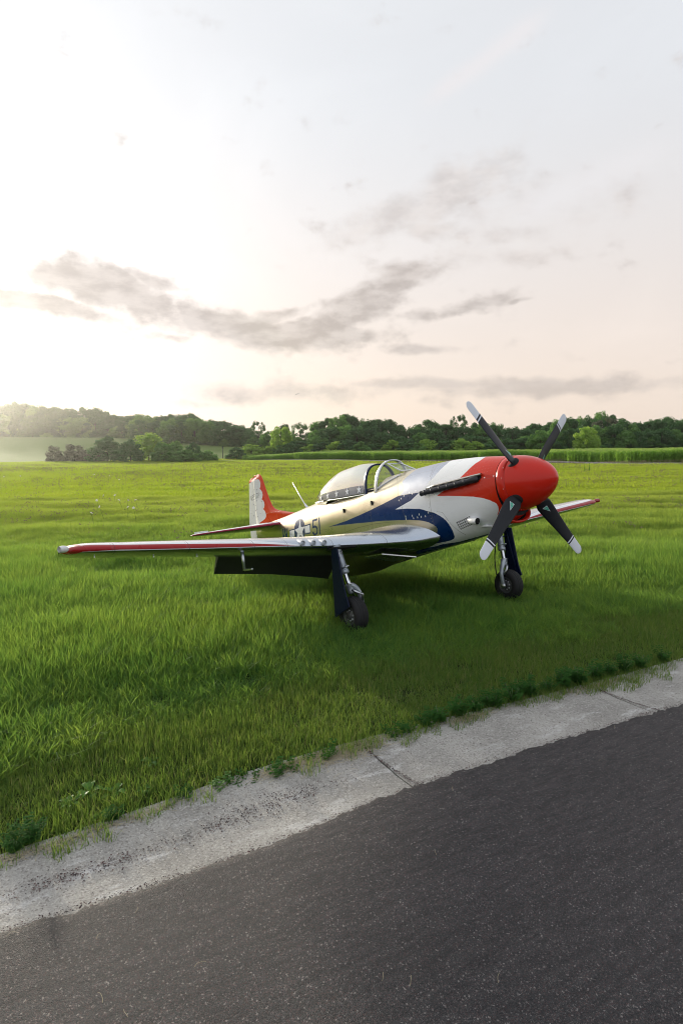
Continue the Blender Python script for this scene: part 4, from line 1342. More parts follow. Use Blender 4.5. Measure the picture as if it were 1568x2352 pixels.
# asphalt ----------------------------------------------------------------
mas, t, out = new_mat('weathered_asphalt')
b = t.node('ShaderNodeBsdfPrincipled')
pos = t.node('ShaderNodeNewGeometry').outputs['Position']
rm = t.node('ShaderNodeMapping'); t.put(rm.inputs[0], pos); rm.inputs['Rotation'].default_value = (0, 0, -.49)
rp = rm.outputs[0]
vor = t.node('ShaderNodeTexVoronoi', feature='F1'); t.put(vor.inputs['Vector'], pos); vor.inputs['Scale'].default_value = 260
vor2 = t.node('ShaderNodeTexVoronoi', feature='F1'); t.put(vor2.inputs['Vector'], pos); vor2.inputs['Scale'].default_value = 170
sepc = t.node('ShaderNodeSeparateColor'); t.put(sepc.inputs[0], vor.outputs['Color'])
sepd = t.node('ShaderNodeSeparateColor'); t.put(sepd.inputs[0], vor2.outputs['Color'])
stone = t.mix(t.ramp(sepc.outputs[0], 0.0, 1.0, smooth=False), (.026, .0265, .028), (.070, .068, .070))
stone = t.mix(t.ramp(sepc.outputs[1], .88, .94), stone, (.14, .130, .126))
stone = t.mix(t.ramp(sepd.outputs[1], .965, .98), stone, (.24, .22, .21))
stone = t.mix(t.ramp(sepc.outputs[2], .80, .88, 0, .45), stone, (.13, .070, .068))
big = t.noise(t.scalexyz(rp, (.35, 1.3, 1)), 1.6, 6, .6)
str_ = t.noise(t.scalexyz(rp, (1.0, 6.5, 1)), 5.0, 6, .65, dist=.4)
stone = t.mix(t.ramp(str_, .38, .60), t.mix(1.0, stone, (.70, .70, .72), 'MULTIPLY'), stone)
stone = t.mix(t.ramp(big, .35, .75, 0, .5), stone, t.mix(1.0, stone, (1.45, 1.42, 1.42), 'MULTIPLY'))
pale = t.noise(pos, 2.7, 7, .7)
stone = t.mix(t.ramp(pale, .66, .78, 0, .35), stone, (.17, .165, .16))
t.put(b.inputs['Base Color'], stone)
b.inputs['Roughness'].default_value = .72
b.inputs['Specular IOR Level'].default_value = .35
bp = t.node('ShaderNodeBump'); bp.inputs['Strength'].default_value = .9; bp.inputs['Distance'].default_value = .012
hh = t.m('ADD', t.m('MULTIPLY', vor.outputs['Distance'], -.55), t.m('ADD', t.m('MULTIPLY', str_, .7), t.m('MULTIPLY', t.noise(pos, 60, 4, .7), .8)))
t.put(bp.inputs['Height'], hh); t.l.new(bp.outputs[0], b.inputs['Normal'])
t.l.new(b.outputs[0], out.inputs[0])
M_ASPH = mas
rg = np.random.default_rng(3)
xa = np.unique(np.concatenate([np.arange(-2.6, 6.0, .014), np.linspace(-40, 60, 140)]))
rag = np.interp(xa, np.arange(-41, 62, .05), rg.normal(0, .009, len(np.arange(-41, 62, .05)))) + np.interp(xa, np.arange(-41, 62, .22), rg.normal(0, .006, len(np.arange(-41, 62, .22))))
rag += np.where((xa > -3) & (xa < 6.2), rg.normal(0, .0055, len(xa)), 0)
fx = 1 * xa + .0
rows = []
AZ = .004
for q, dz_ in ((0.0, -.012), (.006, 0), (.05, .001), (.3, 0), (1.0, 0), (2.5, -.01), (6, -.02), (45, -.3)):
    yy = edgeA(xa) + rag * (1 if q < .1 else 0) - q
    xx = xa + q * .5 * 0
    rows.append(np.stack([xx, yy, np.full_like(xa, AZ + dz_)], 1))
V = np.concatenate(rows)
a_ = mesh_obj('asphalt_taxiway', V, grid_faces(len(rows), len(xa), flip=False), M_ASPH)
tag(a_, 'dark weathered asphalt taxiway with reddish chips', kind='structure')

# concrete edge strip, slab by slab ---------------------------------------------
mco, t, out = new_mat('weathered_concrete')
b = t.node('ShaderNodeBsdfPrincipled')
pos = t.node('ShaderNodeNewGeometry').outputs['Position']
v1 = t.node('ShaderNodeTexVoronoi', feature='F1'); t.put(v1.inputs['Vector'], pos); v1.inputs['Scale'].default_value = 120
s1 = t.node('ShaderNodeSeparateColor'); t.put(s1.inputs[0], v1.outputs['Color'])
rm = t.node('ShaderNodeMapping'); t.put(rm.inputs[0], pos); rm.inputs['Rotation'].default_value = (0, 0, -.49)
nb = t.noise(rm.outputs[0], 2.2, 8, .65); nw = t.noise(t.scalexyz(rm.outputs[0], (.5, 1.6, 1)), 4.5, 9, .72); nf = t.noise(pos, 140, 3, .7)
c = t.mix(t.ramp(nb, .3, .7), (.29, .28, .255), (.45, .435, .40))
c = t.mix(t.ramp(nw, .53, .66, 0, .85), c, (.62, .615, .60))
c = t.mix(t.ramp(nw, .44, .30, 0, .45), c, (.24, .235, .22))
c = t.mix(t.ramp(s1.outputs[0], .82, .88, 0, .6), c, (.15, .13, .12))
c = t.mix(t.ramp(s1.outputs[1], .84, .90, 0, .55), c, (.60, .58, .54))
c = t.mix(t.ramp(nf, .35, .7, 0.0, .5), c, (.17, .16, .15))
t.put(b.inputs['Base Color'], c)
b.inputs['Roughness'].default_value = .85
bp = t.node('ShaderNodeBump'); bp.inputs['Strength'].default_value = .6; bp.inputs['Distance'].default_value = .006
t.put(bp.inputs['Height'], t.m('ADD', t.m('MULTIPLY', nf, 1.0), t.m('ADD', t.m('MULTIPLY', nb, 2.0), t.m('MULTIPLY', v1.outputs['Distance'], -.5))))
t.l.new(bp.outputs[0], b.inputs['Normal'])
t.l.new(b.outputs[0], out.inputs[0])
strip = empty('concrete_edging', (0, 0, 0))
tag(strip, 'pale concrete edge strip between the grass and the asphalt', kind='structure')
joints = [-12.0, -9.4, -6.8, -4.2, -1.62, .43, 2.44, 4.75, 7.2, 9.7, 12.2, 14.7, 17.2, 19.8, 22.4, 25]
for i in range(len(joints) - 1):
    xa0, xa1 = joints[i] + .005, joints[i + 1] - .005
    nu_, nv_ = 26, 9
    V = []
    tilt = rg.normal(0, .002)
    for u in np.linspace(0, 1, nu_):
        xA = xa0 + (xa1 - xa0) * u
        pA = np.array([xA + .04, float(edgeA(xA)) - .09, 0]); xg = xA - .33
        pG = np.array([xg, float(edgeE(xg)) + .05, 0])
        for v in np.linspace(0, 1, nv_):
            p = pA * (1 - v) + pG * v
            edge = min(u, 1 - u) * (xa1 - xa0)
            z = .0 - .016 * math.sin(PI * min(1, v * 1.1)) + .012 * v - .006 * max(0, 1 - edge / .03) + tilt * (u - .5)
            V.append((p[0] + (rg.normal(0, .003) if edge < .001 else 0), p[1], z))
    Fq = grid_faces(nu_, nv_, flip=False)
    # skirts
    k = len(V)
    per = [j for j in range(nv_)] + [i_ * nv_ + nv_ - 1 for i_ in range(1, nu_)] + [(nu_ - 1) * nv_ + j for j in range(nv_ - 2, -1, -1)] + [i_ * nv_ for i_ in range(nu_ - 2, 0, -1)]
    for j in per: V.append((V[j][0], V[j][1], -.10))
    for j in range(len(per)):
        j2 = (j + 1) % len(per)
        Fq.append((per[j], per[j2], k + j2, k + j))
    mesh_obj('concrete_slab', V, Fq, mco, strip, smooth=False)

# second, distant taxiway crossing behind the field
ta = [(-31, 161), (-24, 154), (0, 131), (33, 97), (42, 76), (80, 42), (200, -60)]
V = []
for i, (x, y) in enumerate(ta):
    a0 = ta[max(i - 1, 0)]; a1 = ta[min(i + 1, len(ta) - 1)]
    d = np.array([a1[0] - a0[0], a1[1] - a0[1]], float); d /= np.linalg.norm(d); n_ = np.array([-d[1], d[0]])
    for k in (-1, 1):
        q = np.array([x, y]) + n_ * k * 2.6
        V.append((q[0], q[1], 0))
V = np.array(V)
# refine along and drape
VV = []
for i in range(len(ta) - 1):
    for u in np.linspace(0, 1, 20, endpoint=False):
        for k in (0, 1):
            p = V[i * 2 + k] * (1 - u) + V[i * 2 + 2 + k] * u
            VV.append((p[0], p[1], ground_z(p[0], p[1]) + .16))
o = mesh_obj('distant_taxiway', VV, grid_faces(len(VV) // 2, 2, flip=True), simple('pale_old_asphalt', (.16, .155, .15), .8, var=.2, scale=.3))  # paler grey than the near taxiway
tag(o, 'narrow grey taxiway crossing far behind the field', kind='structure')

# ================================================================== GRASS
def leaf_mat(name, cols, trans, tw=.5, far=None, rough=.55, hue=.5, objrand=True, spec=.3, pos_scale=.6):
    m, t, out = new_mat(name)
    oi = t.node('ShaderNodeObjectInfo').outputs['Random']
    at = t.node('ShaderNodeAttribute'); at.attribute_name = 'tone'
    pos = t.node('ShaderNodeNewGeometry').outputs['Position']
    n = t.noise(pos, pos_scale, 4, .6)
    f = t.m('ADD', t.m('MULTIPLY', at.outputs['Fac'], .55), t.m('ADD', t.m('MULTIPLY', oi, .25), t.m('MULTIPLY', t.m('SUBTRACT', n, .5), .9)), clamp=True)
    c = t.mix(f, cols[0], cols[1])
    tcol = t.mix(f, trans[0], trans[1])
    if far:        # the sward turns paler and yellower away from the pavement
        sy = t.node('ShaderNodeSeparateXYZ'); t.put(sy.inputs[0], pos)
        n2 = t.noise(pos, .16, 4, .6)
        g_ = t.ramp(t.m('ADD', sy.outputs[1], t.m('MULTIPLY', t.m('SUBTRACT', n2, .5), 9.0)), 7.5, 24)
        c = t.mix(g_, c, t.mix(f, far[0], far[1])); tcol = t.mix(g_, tcol, t.mix(f, far[2], far[3]))
    if len(cols) > 2:
        c = t.mix(t.ramp(at.outputs['Fac'], .90, .93), c, cols[2])
    b = t.node('ShaderNodeBsdfPrincipled'); t.put(b.inputs['Base Color'], c); b.inputs['Roughness'].default_value = rough; b.inputs['Specular IOR Level'].default_value = spec
    tr = t.node('ShaderNodeBsdfTranslucent'); t.put(tr.inputs[0], tcol)
    mx = t.node('ShaderNodeMixShader'); mx.inputs[0].default_value = tw
    t.l.new(b.outputs[0], mx.inputs[1]); t.l.new(tr.outputs[0], mx.inputs[2]); t.l.new(mx.outputs[0], out.inputs[0])
    return m


FARC = ((.125, .195, .034), (.21, .26, .058), (.38, .52, .06), (.60, .64, .10))
M_GRASS = leaf_mat('grass_blades', [(.050, .140, .034), (.125, .235, .048), (.32, .29, .16)], [(.19, .39, .05), (.50, .62, .09)], .52, far=FARC, rough=.6, spec=.22, pos_scale=.9)
M_MOWN = leaf_mat('mown_grass', [(.066, .140, .034), (.140, .215, .052), (.29, .25, .13)], [(.19, .34, .04), (.38, .46, .07)], .42, spec=.25, pos_scale=1.5)
M_GFAR = leaf_mat('field_grass', [(.13, .20, .024), (.22, .27, .045), (.26, .21, .10)], [(.38, .56, .03), (.62, .68, .06)], .5, spec=.25, pos_scale=.15)


def blades(seed, n, size, hmin, hmax, wd, lean, mat, seg=3, dry=.04, bias=(0, 0)):
    r = np.random.default_rng(seed)
    x0 = (r.random(n) - .5) * size; y0 = (r.random(n) - .5) * size
    h = hmin + (hmax - hmin) * r.random(n) ** 1.3
    az = r.random(n) * 2 * PI
    ln = np.abs(r.normal(0, lean, n)) + .08
    fc = r.random(n) * PI
    tone = r.random(n) * .88
    tone[r.random(n) < dry] = 1.0
    w = wd * (.6 + .8 * r.random(n))
    V = np.zeros((n, seg * 2 + 1, 3))
    for s_ in range(seg + 1):
        u = s_ / seg
        ox = (np.cos(az) * ln + bias[0]) * h * u ** 1.8; oy = (np.sin(az) * ln + bias[1]) * h * u ** 1.8
        z = h * u * (1 - .22 * ln * u)
        if s_ < seg:
            ww = w * (1 - .35 * u) * .5
            V[:, s_ * 2] = np.stack([x0 + ox - np.cos(fc) * ww, y0 + oy - np.sin(fc) * ww, z - .01], 1)
            V[:, s_ * 2 + 1] = np.stack([x0 + ox + np.cos(fc) * ww, y0 + oy + np.sin(fc) * ww, z - .01], 1)
        else:
            V[:, s_ * 2] = np.stack([x0 + ox, y0 + oy, z - .01], 1)
    k = seg * 2 + 1
    Fq = []
    for i in range(n):
        b0 = i * k
        for s_ in range(seg - 1): Fq.append((b0 + 2 * s_, b0 + 2 * s_ + 1, b0 + 2 * s_ + 3, b0 + 2 * s_ + 2))
        Fq.append((b0 + 2 * seg - 2, b0 + 2 * seg - 1, b0 + 2 * seg))
    me = D.meshes.new('grass_tuft')
    me.from_pydata(V.reshape(-1, 3).tolist(), [], Fq)
    me.materials.append(mat)
    me.polygons.foreach_set('use_smooth', [True] * len(me.polygons))
    a = me.attributes.new('tone', 'FLOAT', 'POINT')
    a.data.foreach_set('value', np.repeat(tone, k).astype(np.float32))
    return D.objects.new('grass_tuft', me)


def scatter(name, pts, rots, scls, idx, protos, label, cat=None, extra=None):
    """one object of kind stuff: points carrying instances of the prototype meshes (geometry nodes)"""
    pc = D.collections.new(name + '_prototypes')          # never linked to the scene
    for p in protos: pc.objects.link(p)
    for i, p in enumerate(sorted(protos, key=lambda o: o.name)): pass
    me = D.meshes.new(name)
    me.from_pydata(np.asarray(pts, float).tolist(), [], [])
    for nm, arr, ty in (('rot', rots, 'FLOAT_VECTOR'), ('scl', scls, 'FLOAT_VECTOR')):
        a = me.attributes.new(nm, ty, 'POINT'); a.data.foreach_set('vector', np.asarray(arr, np.float32).ravel())
    a = me.attributes.new('idx', 'INT', 'POINT'); a.data.foreach_set('value', np.asarray(idx, np.int32))
    o = D.objects.new(name, me); COL.objects.link(o)
    ng = D.node_groups.new(name, 'GeometryNodeTree')
    ng.interface.new_socket('Geometry', in_out='INPUT', socket_type='NodeSocketGeometry')
    ng.interface.new_socket('Geometry', in_out='OUTPUT', socket_type='NodeSocketGeometry')
    gi = ng.nodes.new('NodeGroupInput'); go = ng.nodes.new('NodeGroupOutput')
    ci = ng.nodes.new('GeometryNodeCollectionInfo'); ci.inputs[0].default_value = pc; ci.inputs['Separate Children'].default_value = True; ci.inputs['Reset Children'].default_value = True
    ip = ng.nodes.new('GeometryNodeInstanceOnPoints'); ip.inputs['Pick Instance'].default_value = True
    mp = ng.nodes.new('GeometryNodeMeshToPoints')
    def attr(nm, dt):
        n = ng.nodes.new('GeometryNodeInputNamedAttribute'); n.data_type = dt; n.inputs['Name'].default_value = nm
        return n.outputs[0]
    ng.links.new(gi.outputs[0], ip.inputs['Points'])
    ng.links.new(ci.outputs[0], ip.inputs['Instance'])
    ng.links.new(attr('idx', 'INT'), ip.inputs['Instance Index'])
    ng.links.new(attr('rot', 'FLOAT_VECTOR'), ip.inputs['Rotation'])
    ng.links.new(attr('scl', 'FLOAT_VECTOR'), ip.inputs['Scale'])
    ng.links.new(ip.outputs[0], go.inputs[0])
    md = o.modifiers.new('scatter', 'NODES'); md.node_group = ng
    tag(o, label, cat, kind='stuff')
    return o


def lattice(x0, x1, y0, y1, st, jit, seed):
    r = np.random.default_rng(seed)
    X, Y = np.meshgrid(np.arange(x0, x1, st), np.arange(y0, y1, st))
    x = X.ravel() + (r.random(X.size) - .5) * st * jit; y = Y.ravel() + (r.random(X.size) - .5) * st * jit
    return x, y, r


HW = 784 / 1371.
# mown verge by the concrete, then the long grass
pr = [blades(10 + i, 330, .30, .030, .085, .0042, .5, M_MOWN, 2, .10) for i in range(5)]
x, y, r = lattice(-8, 12, -2, 13, .165, 1.0, 5)
d = (y - edgeE(x)) * .87
lim = .9 + (N2(x, y, .9) - .5) * .7 + .0 * x
k = (d > -.10 + .14 * N1(x, y, 4)) & (d < lim + .35) & (np.abs(x) < y * (HW + .12) + 1.2)
x, y, d = x[k], y[k], d[k]; n = len(x)
hs = (.75 + .7 * N1(x, y, 1.1)) * (1 + .5 * sstep(d, .3, 1.0))
scatter('mown_verge_grass', np.stack([x, y, np.maximum(ground_z(x, y), -.004) + .002], 1), np.stack([0 * x, 0 * x, r.random(n) * 6.28], 1), np.stack([1 + 0 * x, 1 + 0 * x, hs], 1), r.integers(0, 5, n), pr, 'short mown green grass along the concrete edge', 'grass')
pr = [blades(20 + i, 230, .34, .08, .25, .0056, .45 + .12 * (i % 3), M_GRASS, 4, .0, (.15, .0)) for i in range(8)]
x, y, r = lattice(-16, 24, 0, 27, .20, 1.0, 6)
d = (y - edgeE(x)) * .87
lim = .9 + (N2(x, y, .9) - .5) * .7
k = (d > lim) & (np.abs(x) < y * (HW + .10) + 1.2) & (y < 26)
x, y, d = x[k], y[k], d[k]; n = len(x)
ridge = N1(x * .35 + y * .1, y, 1.15)
hs = (.45 + .75 * ridge + .25 * N3(x, y, 2.6)) * (.55 + .55 * sstep(d - .9, 0, 1.6)) * np.where(y > 12, 1.05, 1.0)
for wx_, wy_ in ((.12, 6.65), (2.33, 8.05)):      # the turf is pressed down about the wheels
    hs *= 1 - .50 * np.exp(-(((x - wx_) / .55) ** 2 + ((y - wy_ + .35) / .75) ** 2))
scatter('long_grass', np.stack([x, y, ground_z(x, y)], 1), np.stack([(r.random(n) - .5) * .3, (r.random(n) - .5) * .3 + .08, r.random(n) * 6.28], 1), np.stack([1 + 0 * x, 1 + 0 * x, hs], 1), r.integers(0, 8, n), pr, 'long uncut green grass around the airplane', 'grass')
pr = [blades(40 + i, 260, 1.1, .12, .30, .016, .4, M_GFAR, 2, .05) for i in range(5)]
x, y, r = lattice(-60, 62, 25, 74, .62, 1.0, 7)
k = (np.abs(x) < y * (HW + .06) + 2)
x, y = x[k], y[k]; n = len(x)
hs = .30 + .75 * N1(x * .3, y, .8) + .25 * N2(x, y, .5)
scatter('field_grass', np.stack([x, y, ground_z(x, y)], 1), np.stack([0 * x, 0 * x, r.random(n) * 6.28], 1), np.stack([1 + 0 * x, 1 + 0 * x, hs], 1), r.integers(0, 5, n), pr, 'sunlit meadow grass in the middle of the field', 'grass')
pr = [blades(60 + i, 240, 3.2, .15, .38, .055, .4, M_GFAR, 2, .06) for i in range(4)]
x, y, r = lattice(-105, 100, 72, 172, 1.9, 1.0, 8)
tx = np.array([p[0] for p in ta]); ty = np.array([p[1] for p in ta])
rd_ = np.abs(y - np.interp(x, tx, ty)) * .72
k = (np.abs(x) < y * (HW + .05) + 2) & (rd_ > 4.6)
x, y = x[k], y[k]; n = len(x)
hs = .30 + .7 * N1(x * .3, y, .25)
scatter('far_meadow_grass', np.stack([x, y, ground_z(x, y)], 1), np.stack([0 * x, 0 * x, r.random(n) * 6.28], 1), np.stack([1 + 0 * x, 1 + 0 * x, hs], 1), r.integers(0, 4, n), pr, 'pale meadow grass at the far side of the field', 'grass')

# seed heads: dull brown weeds dotted over the middle distance
def seedhead(seed):
    r = np.random.default_rng(seed); mb = MB()
    for k in range(9):
        x0, y0 = r.normal(0, .35, 2); h = .22 + .16 * r.random()
        mb.add([(x0 - .004, y0, 0), (x0 + .004, y0, 0), (x0 + .03, y0, h)], [(0, 1, 2)])
        for q in range(3):
            c = np.array([x0 + .03 + r.normal(0, .02), y0 + r.normal(0, .02), h + r.normal(0, .02)]); s_ = .009 + .009 * r.random()
            mb.add([c + (-s_, 0, 0), c + (0, -s_, 0), c + (s_, 0, 0), c + (0, s_, 0), c + (0, 0, s_), c + (0, 0, -s_)], [(0, 1, 4), (1, 2, 4), (2, 3, 4), (3, 0, 4), (1, 0, 5), (2, 1, 5), (3, 2, 5), (0, 3, 5)])
    o = mb.build('seed_head', simple('brown_seed_head', (.22, .17, .11), .9, var=.3), None); COL.objects.unlink(o); return o
pr = [seedhead(k) for k in range(3)]
x, y, r = lattice(-60, 60, 9, 100, .9, 1.0, 9)
k = (np.abs(x) < y * (HW + .05) + 1) & (r.random(len(x)) < .08 + .45 * sstep(N1(x * .35, y, .22), .50, .75)) & ((y > 14) | (x < -3)) & ((y - edgeE(x)) > 3)
x, y = x[k], y[k]; n = len(x)
s_ = 1.0 + .5 * sstep(y, 20, 60)
scatter('seed_heads', np.stack([x, y, ground_z(x, y) - .02], 1), np.stack([0 * x, 0 * x, r.random(n) * 6.28], 1), np.stack([s_, s_, s_], 1), r.integers(0, 3, n), pr, 'brown seed heads scattered through the meadow', 'wild plants')

# corn -----------------------------------------------------------------------------------
def corn(seed):
    r = np.random.default_rng(seed); V, Fq, T = [], [], []
    for k in range(14):
        x0, y0 = r.uniform(-.9, .9), r.uniform(-.35, .35); h = 1.55 + .3 * r.random(); n0 = len(V)
        V += [(x0 - .02, y0, 0), (x0 + .02, y0, 0), (x0 + .012, y0, h), (x0 - .012, y0, h)]; Fq.append((n0, n0 + 1, n0 + 2, n0 + 3)); T += [.2] * 4
        for q in range(9):
            z = .25 + (h - .25) * q / 9; a = r.random() * 6.28; L = .45 + .25 * r.random(); n0 = len(V)
            c, s_ = math.cos(a), math.sin(a); w = .045
            for u, zz in ((0, 0), (.45, .30), (1, .12 - .2 * r.random())):
                ww = w * (1 - u * .9)
                V += [(x0 + c * L * u - s_ * ww, y0 + s_ * L * u + c * ww, z + zz), (x0 + c * L * u + s_ * ww, y0 + s_ * L * u - c * ww, z + zz)]
            Fq += [(n0, n0 + 1, n0 + 3, n0 + 2), (n0 + 2, n0 + 3, n0 + 5, n0 + 4)]; T += [r.random() * .85] * 6
        n0 = len(V); V += [(x0 - .05, y0, h + .15), (x0 + .05, y0, h + .18), (x0, y0, h - .02)]; Fq.append((n0, n0 + 1, n0 + 2)); T += [1.0] * 3
    me = D.meshes.new('corn_clump'); me.from_pydata(V, [], Fq); me.materials.append(M_CORN)
    a = me.attributes.new('tone', 'FLOAT', 'POINT'); a.data.foreach_set('value', np.array(T, np.float32))
    return D.objects.new('corn_clump', me)
M_CORN = leaf_mat('corn_leaves', [(.13, .26, .04), (.21, .36, .065), (.34, .34, .18)], [(.28, .52, .05), (.44, .66, .08)], .45, spec=.3)
pr = [corn(k) for k in range(5)]
x, y, r = lattice(-46, 130, 80, 168, 1.0, .9, 10)
off = (y - np.interp(x, tx, ty)) * .72
k = (off > 5.2 + (N2(x, y, .3) - .5) * 2.5) & (off < 75) & (x < y * (HW + .06) + 3) & (x > -25 - (y - 150) * .4 + 0 * x) & (y < 166)
k &= (off < 12) | (r.random(len(x)) < .65)
x, y = x[k], y[k]; n = len(x)
hs = (.88 + .22 * N1(x, y, .3)) * (1 - .3 * sstep(x, -5, -25))
scatter('corn_crop', np.stack([x, y, ground_z(x, y)], 1), np.stack([0 * x, 0 * x, np.full(n, -.75) + (r.random(n) - .5)], 1), np.stack([1 + 0 * x, 1 + 0 * x, hs], 1), r.integers(0, 5, n), pr, 'tall green corn standing beyond the distant taxiway', 'corn')

# loose chips and straw on the concrete ---------------------------------------------------
def chips(seed, nmax):
    r = np.random.default_rng(seed); P_, S_ = [], []
    while len(P_) < nmax:
        xA = r.uniform(-3.2, 6.5)
        q = r.random()
        if q < .22:          # along the asphalt edge
            v = abs(r.normal(0, .035)) + .03; keep = .5 + .5 * (N1(xA, 0, 3) > .5)
            if xA < .2: keep = 1
        elif q < .82:        # the streak in the middle of the strip
            v = .50 + r.normal(0, .05) + .05 * (float(N2(xA, 5, 1.3)) - .5)
            keep = float(sstep(N1(xA + 3.1, 9, 1.4), .42, .62)) * (.75 if xA < 1.0 else .12)
            keep = max(keep * .45, 1.0 if (-.62 < xA < -.02) else 0, .9 if -1.35 < xA < -.95 else 0)
            if (-.5 < xA < -.1): v = .50 + r.normal(0, .075)
        elif q < .965:
            v = r.random(); keep = .35
        else:                # in the joint
            xA = .43 + r.normal(0, .007); v = r.random() * .9; keep = 1
            if r.random() < .5: xA += 2.01
        if r.random() > keep: continue
        pA = np.array([xA + .04, float(edgeA(xA)) - .0]); pG = np.array([xA - .33, float(edgeE(xA - .33))])
        p = pA * (1 - v) + pG * v
        P_.append((p[0], p[1], .0 - .014 * math.sin(PI * min(1, v)) + .012 * v + .002)); S_.append(.0018 + .0032 * r.random() ** 2)
    return np.array(P_), np.array(S_)
cp, cs_ = chips(11, 6500)
base_v = np.array([(1, 0, 0), (0, 1, 0), (-1, 0, 0), (0, -1, 0), (0, 0, .7), (0, 0, -.5)], float)
base_f = [(0, 1, 4), (1, 2, 4), (2, 3, 4), (3, 0, 4), (1, 0, 5), (2, 1, 5), (3, 2, 5), (0, 3, 5)]
r = np.random.default_rng(12)
V = (base_v[None] * (cs_[:, None, None] * (.7 + .6 * r.random((len(cp), 6, 1)))) + cp[:, None]).reshape(-1, 3)
Fq = (np.array(base_f)[None] + (np.arange(len(cp)) * 6)[:, None, None]).reshape(-1, 3).tolist()
mch, t, out = new_mat('loose_chips')
b = t.node('ShaderNodeBsdfPrincipled'); pos = t.node('ShaderNodeNewGeometry').outputs['Position']
wn = t.node('ShaderNodeTexWhiteNoise'); t.put(wn.inputs['Vector'], t.v('SNAP', pos, (.009, .009, .03)))
rmp = t.node('ShaderNodeValToRGB'); t.put(rmp.inputs[0], wn.outputs['Value'])
cr_ = rmp.color_ramp; cr_.elements[0].color = (.02, .018, .02, 1); cr_.elements[1].color = (.22, .19, .17, 1); cr_.elements[1].position = 1
e = cr_.elements.new(.45); e.color = (.055, .035, .035, 1); e = cr_.elements.new(.75); e.color = (.13, .05, .045, 1)
t.put(b.inputs['Base Color'], rmp.outputs[0]); b.inputs['Roughness'].default_value = .8; t.l.new(b.outputs[0], out.inputs[0])
tag(mesh_obj('loose_chips', V, Fq, mch, smooth=False), 'loose dark red stone chips lying on the concrete strip', 'gravel', kind='stuff')

r = np.random.default_rng(15)
V, Fq = [], []
def straw(px, py, z, a, L, w):
    n0 = len(V); bend = r.normal(0, .5)
    for i, u in enumerate(np.linspace(0, 1, 5)):
        an = a + bend * (u - .5)
        cx = px + L * (u - .5) * math.cos(an); cy_ = py + L * (u - .5) * math.sin(an); nxn, nyn = -math.sin(an) * w, math.cos(an) * w
        zz = z + .012 * math.sin(PI * u) * r.random()
        V.append((cx - nxn, cy_ - nyn, zz)); V.append((cx + nxn, cy_ + nyn, zz))
    for i in range(4): Fq.append((n0 + 2 * i, n0 + 2 * i + 1, n0 + 2 * i + 3, n0 + 2 * i + 2))
for k in range(1900):
    q = r.random()
    if q < .32: xg = r.normal(-.02, .17); off = abs(r.normal(0, .085)) - .02
    elif q < .50: xg = r.normal(-.32, .12); off = abs(r.normal(0, .05))
    elif q < .64: xg = r.uniform(-2.2, -1.0); off = abs(r.normal(0, .035))
    elif q < .72: xg = r.normal(.95, .10); off = abs(r.normal(0, .04))
    elif q < .84: xg = r.normal(2.15, .13); off = abs(r.normal(0, .04))
    else: xg = r.uniform(-3, 6); off = abs(r.normal(0, .03))
    yg = float(edgeE(xg)) - off * 1.1
    straw(xg, yg, .006 + .012 * r.random(), .47 + r.normal(0, .55), .05 + .09 * r.random(), .0011)
for k in range(40):
    xg, yg = r.uniform(-1.6, 2.5), r.uniform(1.2, 4.3)
    if yg < edgeA(xg): straw(xg, yg, .008, r.random() * 3, .03 + .03 * r.random(), .0008)
tag(mesh_obj('dry_straw', V, Fq, simple('dry_straw', (.36, .31, .20), .8, var=.3, scale=30), smooth=False), 'dry yellow straw lying along the edge of the grass', 'straw', kind='stuff')
for k in range(0): pass


# ================================================================== WEEDS, FLOWERS, MARKERS
def px_ground(u, v, z=0.0):
    """plan position of a spot read off the ground plane"""
    a0, e0 = pxdir(u, v)
    dist = (2.033 - z) / math.tan(-e0)
    return dist * math.sin(a0), dist * math.cos(a0)


M_WEED = leaf_mat('weed_leaves', [(.034, .105, .028), (.065, .165, .038)], [(.10, .28, .03), (.18, .40, .05)], .45, rough=.8, spec=.04, pos_scale=2)
M_DOCK = leaf_mat('broad_dock_leaves', [(.06, .17, .03), (.11, .25, .04)], [(.16, .38, .03), (.24, .46, .04)], .40, spec=.35, pos_scale=2)
M_STEM = simple('green_stem', (.06, .12, .03), .7, var=.2)


def tone_attr(me, vals):
    a = me.attributes.new('tone', 'FLOAT', 'POINT'); a.data.foreach_set('value', np.asarray(vals, np.float32))


